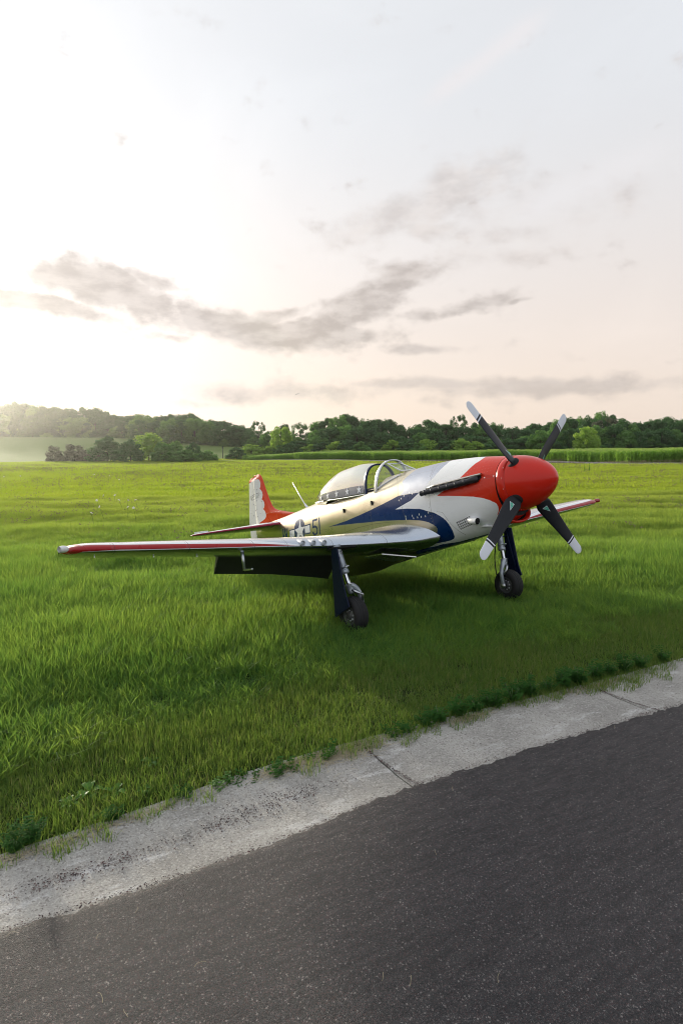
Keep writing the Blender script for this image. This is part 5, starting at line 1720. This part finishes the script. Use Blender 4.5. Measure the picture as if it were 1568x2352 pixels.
def leafy(seed, nst, h, lobe, mat):
    """low plant: stems carrying divided leaves"""
    r = np.random.default_rng(seed); V, Fq, T = [], [], []
    def leaf(c, dr, up, L, w, tn):
        n0 = len(V); c = np.asarray(c)
        side = np.cross(dr, up); side /= np.linalg.norm(side) + 1e-9
        for u, ww in ((0, .15), (.35, 1), (.7, .7), (1, .05)):
            m_ = c + dr * L * u + up * L * (.25 * u - .45 * u * u)
            V.append(tuple(m_ - side * w * ww)); V.append(tuple(m_ + side * w * ww)); T.extend([tn, tn])
        for i in range(3): Fq.append((n0 + 2 * i, n0 + 2 * i + 1, n0 + 2 * i + 3, n0 + 2 * i + 2))
    for s_ in range(nst):
        a = r.random() * 2 * PI; ln = r.random() * .9 + .15
        d = np.array([math.cos(a) * ln, math.sin(a) * ln, 1.0]); d /= np.linalg.norm(d)
        L = h * (.6 + .6 * r.random())
        for q in range(7):
            u = .2 + .8 * q / 6; p = d * L * u
            for k in range(3 if lobe else 2):
                b = r.random() * 2 * PI; dr = np.array([math.cos(b), math.sin(b), .35 * r.random()]); dr /= np.linalg.norm(dr)
                if lobe:
                    for m_ in range(5):
                        b2 = b + (m_ - 2) * .42; d2 = np.array([math.cos(b2), math.sin(b2), .25 + .2 * r.random()])
                        leaf(p + dr * L * .10 * (1 - u * .4), d2, np.array([0, 0, 1.]), L * .17 * (1.25 - u * .5), L * .022, r.random() * .9)
                else: leaf(p, dr, np.array([0, 0, 1.]), L * .42, L * .11, r.random() * .9)
    me = D.meshes.new('weed_foliage'); me.from_pydata(V, [], Fq); me.materials.append(mat); tone_attr(me, T)
    return me


def stems(seed, n, h):
    r = np.random.default_rng(seed); mb = MB()
    for k in range(n):
        a = r.random() * 6.28; ln = .15 + r.random() * .6
        mb.add(*tube([(0, 0, 0), (math.cos(a) * ln * h * .5, math.sin(a) * ln * h * .5, h * .6), (math.cos(a) * ln * h, math.sin(a) * ln * h, h)], [.004, .003, .002], 5))
    o = mb.build('stem', M_STEM); me = o.data; D.objects.remove(o); return me


weed_meshes = [(leafy(100 + i, 13, .12, True, M_WEED), stems(i, 6, .09)) for i in range(4)]
weed_bright = (leafy(120, 14, .12, True, M_DOCK), stems(9, 6, .09))
def plant(name, x, y, s_, meshes, label, cat, group=None, rz=None, sz=None, parts=('leaf_cluster', 'stem')):
    e = empty(name, (x, y, float(ground_z(x, y))))
    e.rotation_euler = (0, 0, rz if rz is not None else (x * 37 + y * 11) % 6.28)
    e.scale = (s_, s_, sz or s_)
    tag(e, label, cat, group)
    for pn, me in zip(parts, meshes):
        o = D.objects.new(pn, me); COL.objects.link(o); o.parent = e
    return e
GW = 'leafy weeds along the concrete edge'
rw = np.random.default_rng(21)
wpos = [(500, 1812, 1.15, 1), (548, 1800, 1.0, 0), (640, 1775, 1.1, 0), (590, 1782, .8, 0), (700, 1752, .9, 0), (745, 1738, 1.1, 0), (905, 1692, 1.0, 0), (940, 1680, 1.0, 0), (975, 1668, 1.15, 0), (1010, 1658, 1.1, 0),
        (1055, 1645, 1.15, 0), (1095, 1635, 1.1, 0), (1140, 1625, 1.2, 0), (1180, 1612, 1.2, 0), (1225, 1600, 1.15, 0), (1262, 1590, 1.2, 0), (1300, 1580, 1.3, 0), (1335, 1572, 1.3, 0), (1372, 1560, 1.3, 0), (1405, 1552, 1.3, 0),
        (1440, 1545, 1.2, 0), (1480, 1535, 1.1, 0), (1530, 1520, 1.2, 0), (20, 1962, .9, 0), (60, 1945, 1.0, 0), (415, 1836, .7, 0), (250, 1888, .8, 0), (1120, 1622, 1.0, 0), (1200, 1600, 1.0, 0), (1320, 1566, 1.1, 0)]
for i, (u, v, s_, br) in enumerate(wpos):
    x, y = px_ground(u, v, 0.03)
    y += .06
    if br: lab, gr = 'bright green feathery weed at the grass edge, palest of the row', None
    elif i == 23: lab, gr = 'dark leafy weed at the left edge of the photo, spilling over the concrete', None
    else:
        gr = GW
        if u < 900: lab = {548: 'dark weed just right of the pale bright one at the concrete', 640: 'dark weed midway between the bright weed and the straw pile', 590: 'small dark weed below the turf edge left of the middle one',
                           700: 'dark weed left of the last one before the straw', 745: 'dark weed right before the straw pile', 60: 'small weed right of the left edge weed', 415: 'tiny weed on a bare turf edge left of the bright one', 250: 'small weed below the broad leaved plants'}[u]
        else: lab = ('dark feathery weed in the thick right hand row, ' + ('nearest the straw pile' if u < 950 else 'left part' if u < 1110 else 'middle part' if u < 1290 else 'near the far joint' if u < 1460 else 'by the right photo edge'))
    plant('weed', x, y, s_ * (.85 + .3 * abs(math.sin(i * 2.3))), weed_bright if br else weed_meshes[i % 4], lab, 'weed', gr)

def dock(seed, n, L):
    r = np.random.default_rng(seed); V, Fq, T = [], [], []
    for k in range(n):
        a = k * 2.4 + r.random() * .5; el_ = .5 + .6 * r.random(); LL = L * (.7 + .5 * r.random()); w = LL * .17; n0 = len(V)
        dr = np.array([math.cos(a), math.sin(a), 0]); sd = np.array([-math.sin(a), math.cos(a), 0]); tn = r.random() * .85
        for u, ww in ((0, .12), (.2, .25), (.4, .8), (.6, 1), (.8, .75), (.93, .35), (1, .02)):
            c = dr * LL * u * math.cos(el_ * (1 - .5 * u)) + np.array([0, 0, 1]) * LL * (math.sin(el_) * u - .55 * u * u * u)
            fold = np.array([0, 0, .35 * w * ww])
            V += [tuple(c - sd * w * ww + fold), tuple(c), tuple(c + sd * w * ww + fold)]; T += [tn, min(.88, tn + .15), tn]
        for i in range(6):
            for j in (0, 1): Fq.append((n0 + 3 * i + j, n0 + 3 * i + j + 1, n0 + 3 * i + j + 4, n0 + 3 * i + j + 3))
    me = D.meshes.new('dock_leaves'); me.from_pydata(V, [], Fq); me.materials.append(M_DOCK); tone_attr(me, T)
    return me
dk = [dock(i, 9, .17) for i in range(3)]
for i, (u, v, s_, lab) in enumerate([(205, 1808, 1.0, 'broad leaved plant in the short grass at lower left'), (262, 1808, .9, 'broad leaved plant right of its lower left neighbour in the short grass'),
                                     (160, 1835, .8, 'broad leaved plant left of the others near the concrete'), (345, 1742, .8, 'small broad leaved plant standing highest up in the lower left turf'),
                                     (232, 1862, .7, 'small broad leaved plant just above the concrete strip'), (330, 1800, .6, 'tiny broad leaved plant right of the dock leaves')]):
    x, y = px_ground(u, v, .05)
    plant('broad_leaf_plant', x, y, s_ * .62, (dk[i % 3],), lab, 'plant', parts=('leaf',))

# white wild flowers on the left, tall weeds in the field
def flower_mesh():
    mb = MB()
    for k in range(26):
        a = k * 2.4; q = math.sqrt(k / 26) * .055
        c = np.array([math.cos(a) * q, math.sin(a) * q, .02 * (1 - q / .055)])
        mb.add([c + (-.012, 0, 0), c + (0, -.012, .0), c + (.012, 0, 0), c + (0, .012, 0), c + (0, 0, .01)], [(0, 1, 4), (1, 2, 4), (2, 3, 4), (3, 0, 4)])
    o = mb.build('flower_head', simple('white_petals', (.80, .80, .76), .7, var=.06)); me = o.data; D.objects.remove(o); return me
fm_ = flower_mesh()
o = MB().add(*tube([(0, 0, 0), (.01, 0, .4), (0, 0, .62)], [.006, .004, .003], 5)).build('stem', M_STEM); fs_ = o.data; D.objects.remove(o)
GF = 'white umbel flowers in the meadow at left'
for i, (u, v) in enumerate([(4, 1093), (45, 1092), (218, 1085 + 3), (247, 1093), (274, 1101), (245, 1138), (258, 1140), (228, 1148), (284, 1147), (291, 1149), (318, 1145), (240, 1163), (291, 1165), (312, 1166), (216, 1178), (212, 1088)]):
    # heads stand about half a metre up
    x, y = px_ground(u, v, .50)
    y_ = min(y, 60); x = x * y_ / y; y = y_
    e = empty('wild_flower', (x, y, float(ground_z(x, y)))); e.rotation_euler = (0.3 * math.sin(i * 3.), .3 * math.cos(i * 5.), i)
    tag(e, 'single white flower head on a thin stalk in the meadow at left', 'flower', GF)
    sc_f = .5 + .012 * y * (.8 + .4 * (i % 3) / 2)
    a = D.objects.new('flower_head', fm_); COL.objects.link(a); a.parent = e; a.location = (0, 0, .50); a.scale = (sc_f,) * 3; a.rotation_euler = (.9, 0, 0)
    a = D.objects.new('stem', fs_); COL.objects.link(a); a.parent = e; a.scale = (1, 1, .8)
def tallweed(seed, h):
    r = np.random.default_rng(seed); V, Fq, T = [], [], []
    for q in range(34):
        z = h * (.1 + .9 * q / 34); a = q * 2.4; L = h * .22 * (1.1 - z / h) + .05; n0 = len(V)
        c, s_ = math.cos(a), math.sin(a); w = L * .13
        for u, zz in ((0, 0), (.5, L * .35), (1, L * .45)):
            V += [(c * L * u - s_ * w * (1 - u * .8), s_ * L * u + c * w * (1 - u * .8), z + zz), (c * L * u + s_ * w * (1 - u * .8), s_ * L * u - c * w * (1 - u * .8), z + zz)]; T += [r.random() * .6] * 2
        Fq += [(n0, n0 + 1, n0 + 3, n0 + 2), (n0 + 2, n0 + 3, n0 + 5, n0 + 4)]
    me = D.meshes.new('tall_weed'); me.from_pydata(V, [], Fq); me.materials.append(M_WEED); tone_attr(me, T)
    o = MB().add(*tube([(0, 0, 0), (0, 0, h)], [.012, .005], 5)).build('stem', M_STEM); st = o.data; D.objects.remove(o)
    return me, st
tw_ = tallweed(3, 1.0)
for (u, v, H_, lab) in [(1342, 1085, 20, 'left one of two tall dark weeds in the field right of the propeller'), (1353, 1084, 22, 'right one of two tall dark weeds in the field right of the propeller'),
                        (1410, 1091, 11, 'low dark weed in the field right of the pair of tall weeds'), (281, 1130, 14, 'dark spiky weed standing alone in the meadow at left'), (601, 1095, 12, 'dark weed just above the tail fin tip'), (375, 1060, 0, None), (548, 1078, 8, 'faint weed in the far meadow left of the tail')]:
    if not lab: continue
    x, y = px_ground(u, v, 0); dd = math.hypot(x, y)
    hgt = H_ * dd / F
    plant('tall_weed', x, y, hgt * 1.1, tw_, lab, 'weed')

# orange and white field markers, dark post, birds
def stake(u, vb, H_, w, cols, label):
    x, y = px_ground(u, vb + 0, 0); dd = math.hypot(x, y); h = H_ * dd / F; z0 = float(ground_z(x, y))
    e = empty('marker_stake', (x, y, z0)); tag(e, label, 'marker stake')
    n = len(cols)
    for i, (c, nm) in enumerate(cols):
        ob = MB().add(*lathe([(h * i / n, w), (h * (i + 1) / n - .01, w)] + ([(h + .02, .002)] if i == n - 1 else []), (0, 0, 0), (0, 0, 1), 8)).build(nm, c); ob.parent = e
M_OR = simple('orange_marker', (.65, .10, .03), .5); M_PW = simple('white_marker', (.75, .75, .75), .5); M_POST = simple('dark_post', (.03, .035, .035), .7)
stake(925, 1055, 14, .05, [(M_POST, 'stake_foot'), (M_OR, 'marker_top')], 'left of two small markers by the corn, orange topped')
stake(934, 1056, 17, .06, [(M_PW, 'stake_foot'), (M_OR, 'marker_top')], 'right of two small markers by the corn, white with orange top')
x, y = px_ground(512, 1056, 0)
dd = math.hypot(x, y); h = 27 * dd / F; z0 = float(ground_z(x, y))
e = empty('field_post', (x, y, z0)); tag(e, 'thin dark post with a small plate, standing at the far edge of the meadow', 'post')
ob = MB().add(*tube([(0, 0, 0), (0, 0, h)], .10, 8)).build('pole', M_POST); ob.parent = e
ob = MB().add(*box((0, 0, h - .35), (.35, .06, .6))).build('plate', M_POST, None, False); ob.parent = e
for (u, v, lab) in ((680, 906, 'lower left of two tiny birds in the sky'), (685, 904, 'upper right of two tiny birds in the sky')):
    a0, e0 = pxdir(u, v); R_ = 160
    p = np.array([R_ * math.sin(a0), R_ * math.cos(a0), 2.03 + R_ * math.tan(e0)])
    bd = empty('bird', tuple(p)); tag(bd, lab, 'bird')
    ob = MB().add(*lathe([(-.18, .004), (-.10, .04), (.05, .05), (.15, .03), (.20, .005)], (0, 0, 0), (1, .3, .1), 8)).build('body', M_DARK); ob.parent = bd
    for sg in (1, -1):
        ob = MB().add([(-.08, 0, .02), (.06, 0, .02), (.0, .22 * sg, .12), (-.06, .38 * sg, .06), (-.09, .2 * sg, .08)], [(0, 1, 2, 3, 4)]).build('bird_wing', M_DARK, None, False); ob.parent = bd

# ================================================================== TREES
def tree_mat(name, c0, c1, t0, t1, tw=.32):
    m, t, out = new_mat(name)
    oi = t.node('ShaderNodeObjectInfo').outputs['Random']
    at = t.node('ShaderNodeAttribute'); at.attribute_name = 'tone'
    f = t.m('ADD', t.m('MULTIPLY', at.outputs['Fac'], .65), t.m('MULTIPLY', oi, .4), clamp=True)
    b = t.node('ShaderNodeBsdfPrincipled'); t.put(b.inputs['Base Color'], t.mix(f, c0, c1)); b.inputs['Roughness'].default_value = .6; b.inputs['Specular IOR Level'].default_value = .2
    tr = t.node('ShaderNodeBsdfTranslucent'); t.put(tr.inputs[0], t.mix(f, t0, t1))
    mx = t.node('ShaderNodeMixShader'); mx.inputs[0].default_value = tw
    t.l.new(b.outputs[0], mx.inputs[1]); t.l.new(tr.outputs[0], mx.inputs[2]); t.l.new(mx.outputs[0], out.inputs[0])
    return m
TM = {'dark': tree_mat('dark_foliage', (.040, .105, .042), (.080, .180, .058), (.07, .20, .05), (.13, .32, .06)),
      'mid': tree_mat('green_foliage', (.072, .17, .048), (.13, .265, .068), (.15, .36, .06), (.26, .50, .08), .38),
      'light': tree_mat('light_foliage', (.16, .29, .05), (.26, .40, .08), (.34, .56, .06), (.50, .70, .10), .45),
      'dull': tree_mat('dull_olive_foliage', (.10, .115, .075), (.14, .15, .095), (.09, .11, .06), (.14, .17, .08), .3)}
M_BARK = simple('bark', (.06, .05, .04), .9, var=.3)


def crown(seed, kind, nleaf, shape):
    """unit crown: base at 0, height 1, half-width ~.5; leaf faces on many small clumps"""
    r = np.random.default_rng(seed)
    cl = []
    nc = {'round': 74, 'tall': 66, 'open': 30, 'bush': 60, 'dome': 74}[shape]
    for k in range(nc):
        while True:
            u = r.uniform(-1, 1, 3)
            if np.linalg.norm(u) < 1: break
        u = u / max(np.linalg.norm(u), .01) * np.linalg.norm(u) ** .45
        if shape in ('bush', 'dome'): c = np.array([u[0] * .44, u[1] * .44, .06 + (abs(u[2]) ** 1.1) * (.86 - .16 * r.random())]); rad = .085 + .05 * r.random()
        elif shape == 'tall': c = np.array([u[0] * .34, u[1] * .34, .50 + u[2] * .42]); rad = .085 + .055 * r.random()
        elif shape == 'open': c = np.array([u[0] * .44, u[1] * .44, .66 + u[2] * .30]); rad = .06 + .05 * r.random()
        else: c = np.array([u[0] * .43, u[1] * .43, .47 + u[2] * .41]); rad = .085 + .055 * r.random()
        cl.append((c, rad, r.random()))
    V, Fq, T = [], [], []
    per = nleaf // nc
    ls = {'bush': .030, 'dome': .026, 'open': .020}.get(shape, .024)
    for c, rad, tn in cl:
        d = r.normal(0, 1, (per, 3)); d /= np.linalg.norm(d, axis=1)[:, None]
        p = c + d * rad * (r.random((per, 1)) ** .35) * np.array([1.1, 1.1, .85])
        p[:, 2] = np.maximum(p[:, 2], .01)
        n = d + (0, 0, .5) + r.normal(0, .45, (per, 3)); n /= np.linalg.norm(n, axis=1)[:, None]
        a = np.cross(n, r.normal(0, 1, (per, 3))); a /= np.linalg.norm(a, axis=1)[:, None]; b = np.cross(n, a)
        s_ = ls * (.7 + .7 * r.random((per, 1)))
        q = np.stack([p - a * s_, p - b * s_ * .8 + n * s_ * .2, p + a * s_, p + b * s_ * .8 + n * s_ * .2], 1)
        n0 = len(V) * 4 if False else sum(len(x) for x in V)
        V.append(q.reshape(-1, 3)); idx = np.arange(per * 4).reshape(-1, 4) + n0; Fq += idx.tolist()
        T.append(np.repeat(np.clip(tn * .6 + r.random(per) * .4, 0, 1), 4))
    me = D.meshes.new(kind + '_crown'); me.from_pydata(np.concatenate(V).tolist(), [], Fq); me.materials.append(TM[kind])
    tone_attr(me, np.concatenate(T))
    mb = MB()
    tr_h = {'bush': .5, 'dome': .6}.get(shape, .75)
    mb.add(*tube([(0, 0, -.03), (.01, 0, tr_h * .4), (.0, .01, tr_h)], [.028, .020, .008] if shape not in ('bush', 'dome') else [.02, .014, .006], 7))
    for k in range(7 if shape == 'open' else 5):
        c = cl[int(r.integers(0, nc))][0]; z0 = tr_h * (.35 + .4 * r.random())
        mb.add(*tube([(0, 0, z0), tuple((c + (0, 0, z0)) / 2 + (0, 0, .02)), tuple(c)], [.012, .008, .003], 5))
    o = mb.build('trunk', M_BARK); tm = o.data; D.objects.remove(o)
    return me, tm


CR = {}
for i in range(4): CR[('dark', i)] = crown(200 + i, 'dark', 6400, ['round', 'tall', 'round', 'dome'][i])
for i in range(4): CR[('mid', i)] = crown(220 + i, 'mid', 6400, ['round', 'tall', 'dome', 'round'][i])
CR[('light', 0)] = crown(240, 'light', 6400, 'round'); CR[('light', 1)] = crown(241, 'light', 4200, 'dome')
CR[('open', 0)] = crown(250, 'dark', 1900, 'open'); CR[('open', 1)] = crown(251, 'dark', 2300, 'open')
for i in range(2): CR[('darkbush', i)] = crown(260 + i, 'dark', 4200, 'bush')
for i in range(2): CR[('midbush', i)] = crown(265 + i, 'mid', 4200, 'bush')
for i in range(2): CR[('lightbush', i)] = crown(270 + i, 'light', 4200, 'bush')
CR[('dullbush', 0)] = crown(280, 'dull', 4200, 'bush')
CR[('dulltree', 0)] = crown(281, 'dull', 3000, 'open')
rt = np.random.default_rng(33)
def hor(u): return 1038.1 - .010325 * (u - 784)
def put_tree(name, u, vtop, wpx, dist, key, label, cat, group=None, vbase=None):
    """u, vtop, wpx: where and how big it stands in the photograph; dist fixes its true place and size"""
    x = (u - 784) / F * dist; y = dist
    z0 = float(ground_z(x, y))
    if vbase is not None: z0 = min(z0, 2.033 - (vbase - hor(u)) / F * dist + 1.0) if False else z0
    ztop = 2.033 + (hor(u) - vtop) / F * dist
    H = max(1.2, ztop - z0); Wd = wpx / F * dist
    e = empty(name, (x, y, z0 - .05)); e.rotation_euler = (0, 0, rt.random() * 6.28); e.scale = (Wd, Wd, H)
    tag(e, label, cat, group)
    me, tm = CR[key]
    a = D.objects.new('crown', me); COL.objects.link(a); a.parent = e
    a = D.objects.new('trunk', tm); COL.objects.link(a); a.parent = e
    return e
TOP = np.array([(-200, 935), (-60, 930), (0, 923), (45, 919), (75, 925), (100, 929), (150, 931), (170, 936), (200, 931), (240, 936), (265, 944), (285, 957), (315, 947), (350, 950), (375, 953), (400, 951), (435, 946), (465, 953),
                (500, 958), (530, 966), (550, 971), (565, 976), (640, 980), (680, 976), (700, 984), (720, 980), (738, 958), (765, 948), (800, 949), (824, 955), (859, 960), (884, 962), (919, 968), (934, 975), (949, 977), (969, 966), (989, 953), (1010, 965),
                (1040, 973), (1074, 971), (1094, 966), (1129, 964), (1154, 972), (1184, 973), (1204, 980), (1219, 974), (1244, 970), (1264, 962), (1284, 958), (1314, 950), (1359, 946), (1409, 948), (1424, 957), (1439, 966), (1470, 965),
                (1494, 958), (1534, 952), (1568, 956), (1700, 950), (1800, 955)], float)
def topline(u): return float(np.interp(u, TOP[:, 0], TOP[:, 1]))
def distline(u): return float(np.interp(u, [-200, 0, 290, 320, 560, 700, 1568, 1800], [345, 340, 330, 285, 235, 205, 188, 185]))
LM = [(20, 'the left edge of the photo'), (120, 'the small brown bush'), (250, 'the big dark bush'), (345, 'the large pale bush'), (447, 'the lone small bush'), (512, 'the field post'), (597, 'the tail fin'), (673, 'the antenna'), (740, 'the bubble canopy rear'), (830, 'the bubble canopy'), (905, 'the windshield'),
      (985, 'the silver cowl band'), (1070, 'the upper left propeller blade tip'), (1150, 'the blade root on the spinner'), (1225, 'the spinner nose'), (1298, 'the upper right propeller blade tip'), (1344, 'the lime green tree'), (1410, 'the low dark field weed'), (1490, 'the open field right of the weeds'), (1560, 'the right edge of the photo')]
def where(u):
    d, nm = min(((abs(u - a), b) for a, b in LM)); a = [q for q in LM if q[1] == nm][0][0]
    return ('straight above ' if d < 14 else 'just left of ' if u < a else 'just right of ') + nm
GB, GM_, GHL = 'trees along the top of the far treeline', 'lower trees in front of the far treeline', 'hazy trees on the rise at far left'
u = -130.0
i = 0
while u < 1700:
    st = 17 + 11 * rt.random()
    if not (575 < u < 715):
        hz_ = u < 290
        top = topline(u) + rt.normal(0, 2.2) + 1.5
        k = ('dark', int(rt.integers(0, 3))) if rt.random() < (.75 if u > 0 else .5) else ('mid', int(rt.integers(0, 4)))
        put_tree('deciduous_tree', u, top, 52 + 24 * rt.random(), distline(u) + rt.uniform(-5, 9), k,
                 (k[0].replace('mid', 'mid green').replace('dark', 'dark green') + ' skyline tree, ' + where(u)), 'tree', GHL if hz_ else GB)
    u += st
    i += 1
u = -120.0
while u < 1690:
    if not (560 < u < 600):
        base_t = topline(u)
        low = np.interp(u, [0, 290, 300, 560, 700, 1568], [22, 22, 12, 12, 26, 26])
        hz_ = u < 290
        k = ('dark', int(rt.integers(0, 4))) if rt.random() < .62 else ('mid', int(rt.integers(0, 4)))
        put_tree('deciduous_tree', u, min(base_t + low + rt.uniform(-6, 12), 1012), 50 + 22 * rt.random(), distline(u) - rt.uniform(12, 20), k,
                 (k[0].replace('mid', 'mid green').replace('dark', 'dark green') + ' front rank tree, ' + where(u)), 'tree', (GHL + ', front rank') if hz_ else GM_)
    u += 24 + 14 * rt.random()
for (u, v, w, dist, key, lab) in [(597, 968, 42, 212, ('open', 0), 'airy open tree standing against the sky left of the gap'), (690, 970, 46, 205, ('open', 1), 'airy open tree against the sky right of the gap'),
                                  (655, 972, 40, 215, ('dark', 1), 'narrow dark tree between the two airy trees'), (1052, 953, 52, 196, ('open', 0), 'airy open crowned tree rising just left of the upper propeller blade'),
                                  (648, 974, 52, 178, ('light', 0), 'pale green round tree in front of the gap in the wood'), (1344, 974, 60, 168, ('light', 0), 'bright lime green tree right of the propeller tip'),
                                  (1388, 960, 70, 183, ('dulltree', 0), 'half bare greyish tree under the tall crowns at right'), (620, 985, 46, 200, ('mid', 0), 'mid green tree in the gap of the wood'), (575, 985, 40, 220, ('dark', 3), 'low dark tree at the left side of the gap'),
                                  (725, 985, 45, 190, ('mid', 2), 'domed green tree at the right side of the gap'), (1239, 985, 60, 170, ('mid', 3), 'full green tree left of the upper right propeller blade')]:
    put_tree('deciduous_tree', u, v, w, dist, key, lab, 'tree')
BL = [(130, 1018, 42, 150, 'dullbush', 'small round brownish bush, leftmost in the field'), (178, 1014, 62, 150, 'dullbush', 'wider brownish bush second from left in the field'),
      (222, 1022, 40, 146, 'dullbush', 'low dull bush between the brown bushes and the big dark one'), (250, 996, 92, 146, 'darkbush', 'big dark round bush in the field at left'), (303, 1003, 66, 142, 'darkbush', 'dark bush tucked behind the pale willow-like bush'),
      (345, 988, 86, 150, 'lightbush', 'large pale green bush, brightest of the left clump'), (378, 1008, 60, 142, 'midbush', 'green bush right of the large pale one'), (405, 1006, 58, 146, 'midbush', 'green bush near the right end of the left clump'), (447, 1011, 46, 150, 'darkbush', 'small dark bush standing apart right of the left clump'),
      (428, 1028, 70, 140, 'midbush', 'low spreading bush at the foot of the left clump'), (480, 1030, 50, 150, 'midbush', 'low bush between the left clump and the corn')]
for i, (u, v, w, dist, key, lab) in enumerate(BL):
    put_tree('bush', u, v, w, dist, (key, 0), lab, 'bush')
BR = [(545, 1024, 44, 'dark'), (580, 1019, 62, 'light'), (615, 1022, 50, 'light'), (645, 1020, 46, 'mid'), (672, 1010, 50, 'dark'), (715, 1019, 50, 'light'), (741, 1012, 50, 'dark'), (772, 1012, 54, 'light'), (800, 1006, 60, 'dark'), (830, 1012, 52, 'mid'),
      (862, 1014, 50, 'dark'), (904, 1009, 58, 'light'), (936, 1005, 54, 'dark'), (960, 1014, 44, 'mid'), (984, 1005, 54, 'light'), (1024, 1009, 60, 'dark'), (1060, 1004, 56, 'light'), (1094, 1012, 62, 'light'), (1130, 1013, 56, 'dark'), (1171, 1009, 60, 'dark'),
      (1204, 994, 56, 'mid'), (1240, 998, 56, 'light'), (1270, 1005, 50, 'dark'), (1309, 988, 56, 'mid'), (1384, 1005, 76, 'dark'), (1426, 1001, 60, 'light'), (1459, 1004, 56, 'dark'), (1494, 1000, 60, 'mid'), (1534, 996, 74, 'dark'), (1575, 1000, 60, 'mid'), (1620, 1000, 60, 'dark'), (-20, 1040, 0, None)]
for i, (u, v, w, c) in enumerate(BR):
    if not c: continue
    put_tree('bush', u, v, w * 1.15, 172 + (i * 7) % 9, (c + 'bush', i % 2),
             {'light': 'pale yellow green', 'mid': 'mid green', 'dark': 'dark green'}[c] + ' bush behind the corn, ' + where(u), 'bush',
             {'light': 'pale bushes behind the corn', 'mid': 'mid green bushes behind the corn', 'dark': 'dark bushes behind the corn'}[c])
# low undergrowth that closes the foot of the wood
r = np.random.default_rng(50)
und_p = []
for k in range(420):
    u = r.uniform(-120, 1700); dist = distline(u) - 8 + r.uniform(-10, 12)
    und_p.append(((u - 784) / F * dist, dist))
und_p = np.array(und_p)
V, Fq = [], []
pr = []
for i, kk in enumerate((('darkbush', 0), ('darkbush', 1), ('midbush', 0))):
    o = D.objects.new('undergrowth_clump', CR[kk][0]); pr.append(o)
n = len(und_p)
sw_ = r.uniform(5, 8, n); sh_ = r.uniform(3.0, 5.5, n)
scatter('undergrowth', np.stack([und_p[:, 0], und_p[:, 1], ground_z(und_p[:, 0], und_p[:, 1]) - .3], 1), np.stack([0 * sw_, 0 * sw_, r.random(n) * 6.28], 1), np.stack([sw_, sw_, sh_], 1), r.integers(0, 3, n), pr, 'dark tangled undergrowth at the foot of the far wood', 'undergrowth')


# ================================================================== HAZE
mh, t, out = new_mat('thin_evening_haze')
vp = t.node('ShaderNodeVolumePrincipled')
vp.inputs['Color'].default_value = (1.0, .99, .95, 1)
vp.inputs['Density'].default_value = .00019
vp.inputs['Anisotropy'].default_value = .85
t.l.new(vp.outputs[0], out.inputs['Volume'])
hb = MB().add(*box((0, 1450, 14.5), (6300, 3400, 33))).build('haze', mh, None, False)
tag(hb, 'thin pale evening haze over the field', 'haze', kind='stuff')
